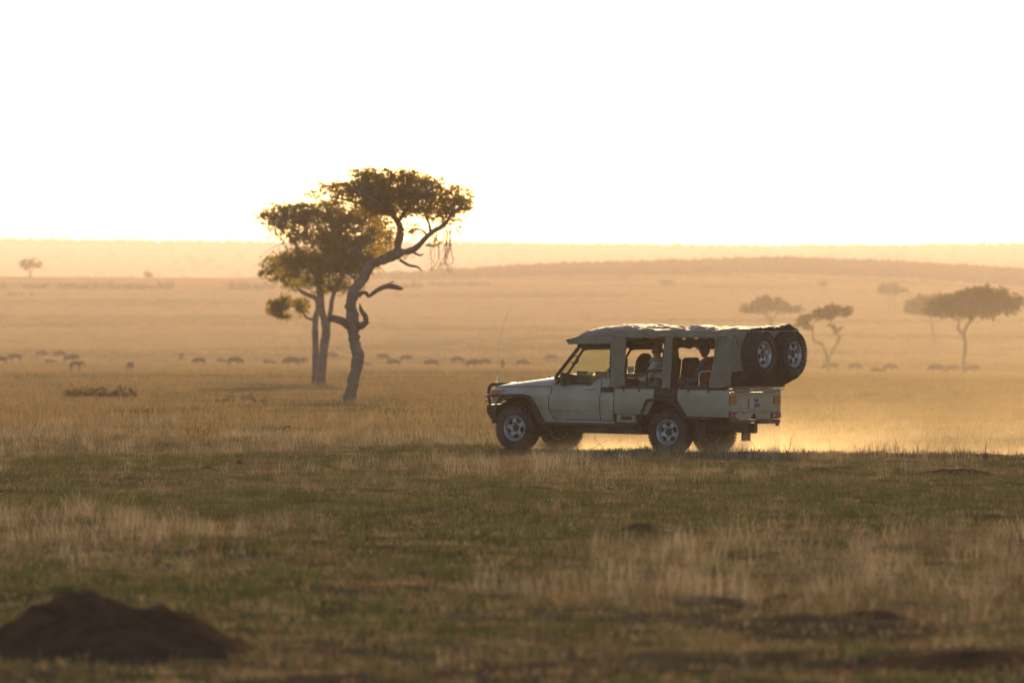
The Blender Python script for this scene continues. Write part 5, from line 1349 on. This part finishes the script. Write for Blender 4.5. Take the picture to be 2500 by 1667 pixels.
far_tree('lone dark round tree on the skyline of the wooded hill', 1486, 3350,
    [[(-3, 0, -2, 2), (-3, 0, 10, 2)], [(4, 0, -2, 1.6), (3, 0, 10, 1.4)]], [(0, 0, 14, 11, 7, 1.3), (20, 0, 8, 4, 4, .6)], 44, size=0.3, per=1.8, leaves=10, spread=.8, m=M_bush)
far_tree('broad round acacia standing alone at the far left of the plain', 74, 2960,
    [[(0, 0, -3, 2.2), (0, 0, 14, 2), (-3, 0, 26, 1.6), (-10, 0, 34, 1)], [(0, 0, 14, 1.6), (8, 0, 26, 1.2), (18, 0, 34, .8)]], [(-6, 0, 40, 18, 9, 1), (-18, 0, 35, 10, 6, .8), (20, 0, 36, 11, 8, .9), (0, 0, 28, 16, 5, .3)], 45, size=0.3, per=1.6, leaves=10, spread=.8, m=M_bush)
far_tree('small round tree behind the long bush row on the left', 362, 3040,
    [[(-4, 0, -3, 1.6), (-4, 0, 8, 1.4)], [(4, 0, -3, 1.4), (4, 0, 8, 1.4)]], [(0, 0, 14, 10, 6, 1.2)], 46, size=0.3, per=1.8, leaves=10, spread=.8, m=M_bush)

def far_bush(label, px, D, w, h, seed, m=None, name='bush', humps=None, cat='bush', group=None, size=None, per=None):
    X, D, z = at_dist(px, D); k = D / F; g = np.random.default_rng(seed)
    root = empty(name, (X, D, z), size=0.5); tag(root, label, cat, group)
    n = humps or max(1, int(w / h / 1.2)); bl = []
    for i in range(n):
        x = ((i + 0.5) / n - 0.5) * w * k; hh = h * k * g.uniform(0.72, 1.05)
        bl.append((x, g.uniform(-.5, .5) * h * k * .4, hh * 0.42, w * k / n * 0.72, h * k * 0.8, hh * 0.58, 1))
    Q, C = leaf_sprays(g, bl, per or 14 / (k * h) ** 2, 10, h * k * 0.16, size or h * k * 0.055, 0.7, 0.05, 0.8)
    link('foliage', quad_mesh('foliage', Q), m or M_bush, root)
    b = MB()
    for i in range(3 * n):
        x = g.uniform(-.45, .45) * w * k; b.tube([(x * .9, 0, -0.1), (x, 0, h * k * 0.35), (x * 1.05, 0, h * k * .6)], [h * k * .03, h * k * .02, h * k * .01], 5)
    b.build('stems', M_bark, root)
    return root
far_bush('short dark bush cut by the left edge of the view', 4, 2650, 24, 16, 51)
far_bush('tiny round bush in the gap near the left edge', 25, 2650, 9, 8, 52, humps=1)
far_bush('oval bush, second clump of the far row on the left', 89, 2650, 62, 18, 53)
far_bush('long humped bush in the middle of the far row on the left', 192, 2650, 100, 20, 54)
far_bush('longest low bush of the far row, left of its taller end clump', 315, 2650, 128, 19, 55)
far_bush('taller rounded bush at the right end of the far row', 402, 2650, 42, 20, 56, humps=2)
far_bush('low bush band seen just left of the leaning acacia crown', 612, 2650, 115, 21, 57)
far_bush('low bush band seen between the trunks of the three acacias', 760, 2650, 110, 20, 58)
far_bush('small dark bush on the crest above the left bush row', 222, 2880, 16, 9, 59, humps=1)
far_bush('pale bush band beginning right of the leaning acacia trunk', 985, 2720, 90, 20, 60)
far_bush('pale thin bush band continuing towards the wooded hill', 1120, 2800, 150, 14, 61)
far_bush('green feathery bush in the dry grass at the left, tallest of the low bushes', 240, 315, 170, 36, 62, M_greenbush, size=0.022, per=500)
far_bush('green weedy bush left of the acacia trunks', 556, 285, 60, 32, 63, M_greenbush, size=0.022, per=500)
far_bush('low green bush nearest to the foot of the acacias', 625, 288, 80, 30, 64, M_greenbush, size=0.022, per=500)
far_bush('brownish grass hump on the plain behind the leaning trunk', 1275, 1650, 45, 5, 65, humps=2)

# ================================================================== animals
def beast_mesh(kind, pose, seed):
    g = random.Random(seed)
    if kind == 'wildebeest':
        if pose == 'graze': nk, hd_, mz = (0.74, 0, 1.05), (0.98, 0, 0.88), (1.10, 0, 0.56)
        elif pose == 'lie': nk, hd_, mz = (0.68, 0, 1.16), (0.88, 0, 1.22), (1.12, 0, 1.02)
        else: nk, hd_, mz = (0.74, 0, 1.18), (0.98, 0, 1.12), (1.20, 0, 0.82)
        V = [(-0.02, 0, 0.98), (-0.45, 0, 1.02), (-0.64, 0, 0.98), (0.38, 0, 1.06), nk, hd_, mz, (-0.74, 0, 0.72), (-0.78, 0, 0.42)]
        E_ = [(0, 1), (1, 2), (0, 3), (3, 4), (4, 5), (5, 6), (2, 7), (7, 8)]; Rr = [0.29, 0.25, 0.17, 0.33, 0.21, 0.13, 0.08, 0.04, 0.06]
        for s in (1, -1):
            st = g.uniform(-.08, .08)
            i = len(V); V += [(-0.52, .13 * s, .82), (-0.44 + st, .13 * s, .60), (-0.60 + st, .12 * s, .40), (-0.56 + st, .12 * s, .02)]; E_ += [(1, i), (i, i + 1), (i + 1, i + 2), (i + 2, i + 3)]; Rr += [.12, .065, .04, .034]
            i = len(V); V += [(0.42, .14 * s, .78), (0.42 - st, .13 * s, .42), (0.42 - st, .13 * s, .02)]; E_ += [(3, i), (i, i + 1), (i + 1, i + 2)]; Rr += [.10, .045, .036]
        me = [skin_mesh('b', V, E_, Rr, 1)]
        b = MB(); h = Vector(hd_)
        for s in (1, -1): b.tube(smooth_path([(h.x, .06 * s, h.z + .06), (h.x, .20 * s, h.z + .04), (h.x + .02, .30 * s, h.z + .10), (h.x, .24 * s, h.z + .24)], 3), [.035] * 3 + [.03] * 3 + [.02] * 3 + [.006], 5)
        # mane and beard
        n_ = Vector(nk)
        for k in range(14):
            t = k / 13; p = Vector((0.30, 0, 1.40)).lerp(Vector((h.x - .02, 0, h.z + .10)), t); q = Vector((0.42, 0, .86)).lerp(Vector((h.x + .02, 0, h.z - .16)), t)
            b.tube([tuple(p - Vector((0, 0, .12))), tuple(p + Vector((-.05, g.uniform(-.03, .03), .05)))], [.05, .008], 4)
            b.tube([tuple(q + Vector((0, 0, .05))), tuple(q + Vector((.01, g.uniform(-.03, .03), -.14)))], [.05, .008], 4)
        me.append(b.mesh('h'))
        out = join_meshes('body', me)
        if pose == 'lie':
            for v in out.vertices: v.co.z = max(v.co.z - 0.66, 0.0 if v.co.z > 0.02 else 0) if v.co.z > 0.66 else v.co.z * 0.12
        return out
    V = [(0, 0, .66), (-.32, 0, .70), (.26, 0, .68), (.40, 0, .78), (.50, 0, 1.0) if pose != 'graze' else (.62, 0, .55), (.64, 0, .98) if pose != 'graze' else (.74, 0, .30), (-.40, 0, .55)]
    E_ = [(0, 1), (0, 2), (2, 3), (3, 4), (4, 5), (1, 6)]; Rr = [.13, .13, .13, .08, .06, .03, .025]
    for s in (1, -1):
        i = len(V); V += [(-.32, .06 * s, .50), (-.38, .06 * s, .30), (-.34, .06 * s, .02)]; E_ += [(1, i), (i, i + 1), (i + 1, i + 2)]; Rr += [.07, .025, .018]
        i = len(V); V += [(.27, .06 * s, .45), (.27, .06 * s, .02)]; E_ += [(2, i), (i, i + 1)]; Rr += [.04, .018]
    b = MB(); h = V[4]
    for s in (1, -1): b.tube([(h[0], .03 * s, h[2] + .04), (h[0] - .05, .06 * s, h[2] + .18), (h[0] - .02, .05 * s, h[2] + .30)], [.014, .011, .004], 4)
    return join_meshes('body', [skin_mesh('g', V, E_, Rr, 1), b.mesh('h')])

BM = {(k, p): beast_mesh(k, p, 3 + i) for i, (k, p) in enumerate([('wildebeest', 'stand'), ('wildebeest', 'graze'), ('wildebeest', 'lie'), ('gazelle', 'stand'), ('gazelle', 'graze')])}
GW = 'wildebeest strung out across the plain'
def beast(kind, px, py, yaw, pose, label, sc=1.0, grp=None, dist=None):
    X, D, z = on_ground(px, py) if not dist else at_dist(px, dist)
    e = empty(kind, (X, D, z - (0.12 if kind == 'wildebeest' and pose != 'lie' else 0.02) * sc), size=0.4); e.rotation_euler.z = yaw; e.scale = (sc,) * 3
    tag(e, label, kind, grp)
    link('body', BM[(kind, pose)], M_hide if kind == 'wildebeest' else M_tan, e)
    if kind == 'gazelle':
        bm = MB().tube([(-.44, 0, .70), (-.47, 0, .60), (-.44, 0, .48)], [.05, .07, .03], 6).build('white_rump', M_belly, e, smooth=True)
        MB().tube([(-.25, 0, .56), (0, 0, .53), (.24, 0, .56)], [.05, .085, .05], 8).build('white_belly', M_belly, e, smooth=True)
    return e
Lf, Rt_, Aw = math.pi, 0.0, 1.4
herd = [
    (3, 884, Lf, 'graze', 'wildebeest cut off by the left edge of the view'),
    (38, 884, Lf + .3, 'graze', 'second wildebeest from the left edge, head down'),
    (100, 886, Rt_ + .2, 'graze', 'wildebeest at the left end of the close row of four'),
    (126, 887, Lf, 'lie', 'low resting wildebeest second in the close row of four'),
    (148, 887, Lf - .2, 'graze', 'wildebeest third in the close row of four on the left'),
    (170, 886, Rt_, 'stand', 'wildebeest at the right end of the close row of four'),
    (443, 890, Aw, 'stand', 'dark wildebeest seen end on, left one of the pair left of the acacias'),
    (488, 891, Lf + .2, 'graze', 'wildebeest with sloping back, right one of the pair left of the acacias'),
    (546, 892, Lf, 'lie', 'resting wildebeest just left of the walking one'),
    (572, 892, Rt_ + .15, 'graze', 'long-legged wildebeest between the pair and the acacia trunks'),
    (661, 893, Lf, 'lie', 'low wildebeest lying left of the acacia trunks'),
    (714, 893, Lf + .1, 'graze', 'left one of two bulky wildebeest overlapping left of the acacia trunks'),
    (734, 893, Rt_ - .3, 'stand', 'right one of two bulky wildebeest overlapping left of the acacia trunks'),
    (807, 892, Rt_ + .3, 'graze', 'wildebeest showing just right of the middle acacia trunk'),
    (896, 893, Lf, 'lie', 'low wildebeest lying just right of the leaning acacia trunk'),
    (938, 892, Lf + .1, 'stand', 'wildebeest at the left end of the tight trio right of the leaning acacia'),
    (963, 893, Lf - .2, 'graze', 'middle wildebeest of the tight trio right of the leaning acacia'),
    (989, 895, Rt_ + .1, 'stand', 'wildebeest at the right end of the tight trio right of the leaning acacia'),
    (1056, 898, Lf, 'graze', 'single wildebeest between the tight trio and the walking file'),
    (1119, 897, Lf - .1, 'graze', 'first wildebeest of the walking file left of the antenna'),
    (1151, 898, Rt_ + .4, 'stand', 'middle wildebeest of the walking file left of the antenna'),
    (1183, 899, Rt_, 'graze', 'last wildebeest of the walking file, nearest to the antenna'),
    (1227, 898, Aw + .2, 'stand', 'small wildebeest seen end on above the front bumper'),
    (1273, 898, Rt_ + .2, 'graze', 'wildebeest above the bonnet'),
    (1346, 900, Lf - .2, 'graze', 'wildebeest partly hidden by the windscreen pillar'),
    (2030, 914, Lf, 'graze', 'wildebeest at the foot of the twisted forked acacia'),
    (2086, 911, Rt_, 'graze', 'wildebeest standing right of the twisted forked acacia'),
    (2147, 909, Lf, 'lie', 'low left one of the small pair midway between the right-hand acacias'),
    (2171, 911, Rt_ - .1, 'graze', 'right one of the small pair midway between the right-hand acacias'),
    (2289, 915, Lf, 'graze', 'left one of the pair left of the largest acacia trunk'),
    (2322, 915, Rt_ + .1, 'stand', 'right one of the pair left of the largest acacia trunk'),
    (2370, 918, Rt_, 'stand', 'wildebeest just right of the largest acacia trunk'),
]
for i, (px, py, yw, ps, lb) in enumerate(herd):
    o = beast('wildebeest', px, py, yw, ps, lb, random.uniform(0.82, 1.04), GW, dist=(1040 if px < 1400 else 1000) + (i * 137 % 11 - 5) * (26 if px < 1400 else 12))
for i, (px, lb) in enumerate([(27, 'leftmost of four tiny animals on the distant left plain'), (37, 'second of four tiny animals on the distant left plain'), (52, 'third of four tiny animals on the distant left plain'), (80, 'tiny animal apart to the right of three others on the distant left plain')]):
    beast('wildebeest', px, 731, Lf + i * 2.1, 'graze' if i % 2 else 'stand', lb, 1.0, 'tiny animals far off on the left', dist=2500)
beast('gazelle', 185, 908, Rt_ - .4, 'graze', 'tan gazelle with white rump grazing at the left', 1.15, 'gazelles in the grass', dist=640)
beast('gazelle', 317, 910, 1.2, 'graze', 'tan gazelle seen from behind, right of the other one', 1.1, 'gazelles in the grass', dist=640)

# ================================================================== mounds of earth
def mound(label, px, py, w, h, dep, seed, m=None, D=None, name='earth_mound', rough=0.22):
    X, D_, z = on_ground(px, py) if D is None else at_dist(px, D)
    k = D_ / F; W, H_ = w * k / 2, h * k
    g = random.Random(seed); o3 = Vector((seed * 3.1, 0, 0)); b = MB(); N_, Mm = 56, 30
    for i in range(Mm + 1):
        for j in range(N_):
            a = 2 * math.pi * j / N_; r = i / Mm
            x, y = math.cos(a) * r, math.sin(a) * r
            rr = 1 + 0.18 * noise.noise(Vector((math.cos(a) * 1.6, math.sin(a) * 1.6, seed)))
            prof = (0.5 + 0.5 * math.cos(math.pi * min(1, r))) ** 0.9
            hh = prof * (1 + 0.45 * noise.noise(Vector((x * 2.2, y * 2.2, 0)) + o3)) + rough * prof * noise.noise(Vector((x * 7, y * 7, 2)) + o3) + rough * 0.4 * noise.noise(Vector((x * 18, y * 18, 4)) + o3)
            b.v.append((x * W * rr, y * dep * rr, H_ * hh - 0.05 * (r ** 6)))
    b.f = [(i * N_ + j, i * N_ + (j + 1) % N_, (i + 1) * N_ + (j + 1) % N_, (i + 1) * N_ + j) for i in range(Mm) for j in range(N_)]
    o = b.build(name, m or M_soil, smooth=True); o.location = (X, D_, z - 0.01); tag(o, label, 'mound')
    return o
M1 = mound('large dark earth mound in the blurred foreground at bottom left', 262, 1590, 940, 132, 1.6, 21, rough=0.2)
mound('low dark earth bank in the blurred foreground at the bottom right corner', 2400, 1618, 760, 30, 1.1, 3)
mound('broken reddish clod of earth in the tall grass right of centre foreground', 1905, 1468, 120, 20, .5, 4, M_redsoil)
mound('long low dark clod bank below the vehicle to the right', 2120, 1500, 240, 15, .6, 5)
mound('brown molehill-like lump with grass in the middle distance under the vehicle', 1560, 1300, 150, 22, .7, 6)
mound('small red-brown clod on the green turf left of centre', 585, 1134, 34, 8, .3, 7, M_redsoil)
mound('dark low clods on the green turf at the left', 285, 1134, 70, 8, .5, 8)
mound('flat dark clod just left of the red-brown one', 505, 1146, 60, 9, .4, 9)
mound('brown earth hump in dry grass at the far left', 168, 1022, 62, 9, .9, 10, M_redsoil)
mound('dark grassy hump in front of the acacias', 700, 1052, 130, 10, 1.3, 11)
mound('small pale brown hump on the plain at the far left, beyond the dry grass', 40, 928, 60, 9, 1.6, 12)
mound('small dark clod in the turf at lower centre', 1282, 1322, 20, 9, .2, 13)
mound('dark clod in the green turf below the front bumper, far left of the small one', 895, 1328, 50, 18, .35, 14)
mound('dark turf lump right of the vehicle in front of the dust', 2000, 1154, 110, 14, .6, 15)
mound('long dark turf bank at the right behind the dry belt', 2330, 1156, 260, 12, .8, 16)

# ================================================================== dead stalks
def stalk(label, px, py, h, pts, r=0.006, side=(), m=None, name='dry_stalk', cat='stalk', D=None):
    X, D_, z = on_ground(px, py) if D is None else at_dist(px, D); k = D_ / F * h
    P = smooth_path([(x * k, 0, zz * k, 0) for x, zz in pts], 4); b = MB()
    b.tube([p[:3] for p in P], list(np.linspace(r, r * 0.4, len(P))), 5)
    for a, dx, dz in side:
        q = P[int(a * (len(P) - 1))]; b.tube([tuple(q[:3]), (q[0] + dx * k * .6, random.uniform(-.03, .03), q[2] + dz * k * .4), (q[0] + dx * k, 0, q[2] + dz * k)], [r * .6, r * .5, r * .3], 4)
    o = b.build(name, m or M_deadwood, smooth=True); o.location = (X, D_, z - 0.01); tag(o, label, cat)
stalk('tall curved bare stalk in front of the dust, right of the tail', 1918, 1118, 62, [(0, 0), (.12, .3), (.2, .6), (.25, .85), (.42, 1)], .008)
stalk('bare stalk with a sharp bend beside the rear bumper', 1842, 1105, 36, [(0, 0), (0, .45), (-.25, .8), (-.32, 1)], .006)
stalk('thin straight stalk standing in the dust', 2028, 1112, 38, [(0, 0), (-.04, .5), (-.08, 1)], .005)
stalk('zigzag stalk with side twigs near the middle of the dust trail', 2192, 1117, 46, [(0, 0), (-.02, .3), (0, .6), (-.16, 1)], .006, ((.1, -.35, .3), (.4, .1, .2)))
stalk('low forked stalk right of the zigzag one', 2214, 1120, 34, [(0, 0), (-.1, .5), (-.3, 1)], .005, ((.5, .2, .4),))
stalk('thin stalk with a drooping tip right of the dust centre', 2345, 1124, 40, [(0, 0), (0, .6), (-.1, 1)], .005, ((.4, .15, .2),))
stalk('dark leafy dead weed, thickest one at the right of the dust', 2405, 1128, 44, [(0, 0), (.02, .4), (.05, 1)], .016, ((.3, -.25, .35), (.4, .3, .25), (.6, -.15, .3), (.7, .2, -.1), (.5, .35, -.1), (.2, -.2, .1)))
stalk('dead upright weed standing in dry grass left of the vehicle', 945, 1050, 42, [(0, 0), (.03, .5), (0, 1)], .014, ((.5, .2, .25), (.7, -.15, .1)))
stalk('arching dry stem in front of the front wheels', 1440, 1112, 50, [(0, 0), (.25, .35), (.6, .6), (1.0, .75)], .006, ((.5, -.2, .2),))
stalk('bent dry stem between the front and rear wheels', 1475, 1112, 44, [(0, 0), (-.1, .4), (-.45, .8), (-.6, .95)], .006, ((.4, .2, .3),))
for px, py, h, lb in ((1410, 1114, 40, 'leftmost of the dry stems before the far front wheel'), (1565, 1118, 42, 'single dry stem just left of the rear wheel'), (75, 1090, 75, 'tall dead weed at the far left in the brown grass'), (238, 1075, 55, 'branched dead weed right of the one at the far left'), (330, 1068, 50, 'thin dead weed in the brown grass at the left'), (560, 1062, 52, 'thin dead weed in pale grass left of the acacias'), (620, 1060, 56, 'dead weed below the acacia trunks')):
    stalk(lb, px, py, h, [(0, 0), (random.uniform(-.1, .1), .4), (random.uniform(-.3, .3), 1)], .006, ((.35, random.choice((-.25, .25)), .3), (.6, random.choice((-.2, .2)), .3)))

# ================================================================== dust thrown up along the track
def dust(name, label, x0, x1, y0, y1, z0, z1, dens, fall_z, fall_x, nscale, edge_y):
    c = Vector(((x0 + x1) / 2, (y0 + y1) / 2, z0))
    b = MB(); b.box(x0 - c.x, x1 - c.x, y0 - c.y, y1 - c.y, 0, z1 - z0)
    m = bpy.data.materials.new(name); m.use_nodes = True; nt = m.node_tree
    for n in list(nt.nodes): nt.nodes.remove(n)
    N = nt.nodes.new; L = nt.links.new
    out = N('ShaderNodeOutputMaterial'); pv = N('ShaderNodeVolumePrincipled')
    pv.inputs['Color'].default_value = (0.98, 0.82, 0.56, 1); pv.inputs['Anisotropy'].default_value = 0.62
    tc = N('ShaderNodeTexCoord'); sp = N('ShaderNodeSeparateXYZ'); L(tc.outputs['Object'], sp.inputs[0])
    nz = N('ShaderNodeTexNoise'); nz.inputs['Scale'].default_value = nscale; nz.inputs['Detail'].default_value = 4; L(tc.outputs['Object'], nz.inputs['Vector'])
    def M2(op, a, b_=None, c_=None):
        n = N('ShaderNodeMath'); n.operation = op
        for i, v in enumerate((a, b_, c_)):
            if v is None: continue
            if isinstance(v, (int, float)): n.inputs[i].default_value = v
            else: L(v, n.inputs[i])
        return n.outputs[0]
    hz_ = M2('EXPONENT', M2('MULTIPLY', sp.outputs['Z'], -1.0 / fall_z))
    top = M2('MAXIMUM', M2('SUBTRACT', 1.0, M2('DIVIDE', sp.outputs['Z'], z1 - z0)), 0.0)
    hx_ = M2('EXPONENT', M2('MULTIPLY', M2('MAXIMUM', M2('SUBTRACT', (x1 - c.x) * 0.9, sp.outputs['X']), 0.0), -1.0 / fall_x))
    ey = M2('MAXIMUM', M2('SUBTRACT', 1.0, M2('POWER', M2('ABSOLUTE', M2('DIVIDE', sp.outputs['Y'], (y1 - y0) / 2)), edge_y)), 0.0)
    ex = M2('MINIMUM', M2('MULTIPLY', M2('SUBTRACT', (x1 - x0) / 2, M2('ABSOLUTE', sp.outputs['X'])), 1.2), 1.0)
    nn = M2('MAXIMUM', M2('MULTIPLY_ADD', nz.outputs['Fac'], 3.2, -1.0), 0.12)
    d = M2('MULTIPLY', M2('MULTIPLY', M2('MULTIPLY', hz_, top), M2('MULTIPLY', hx_, ey)), M2('MULTIPLY', M2('MULTIPLY', nn, ex), dens))
    L(d, pv.inputs['Density']); L(pv.outputs[0], out.inputs['Volume'])
    o = b.build(name, m); o.matrix_world = VM @ Matrix.Rotation(-VPIT * 0, 4, 'Y') @ Matrix.Translation(c)
    tag(o, label, kind='stuff')
dust('dust_trail', 'low glowing dust thrown up by the wheels and trailing behind the vehicle', -24, 3.4, -2.6, 1.5, -0.25, 1.6, 7.0, 0.13, 20, 0.9, 2.5)
dust('dust_veil', 'thin high dust hanging beyond the vehicle track', -30, 9, -26, -2.8, -0.5, 6.0, 0.021, 2.0, 30, 0.16, 2)
dust('dust_puff', 'soft cloud of dust rising off the rear wheels', -8.5, 0.6, -2.4, 1.1, -0.1, 1.7, 0.42, 0.5, 5, 0.8, 2)
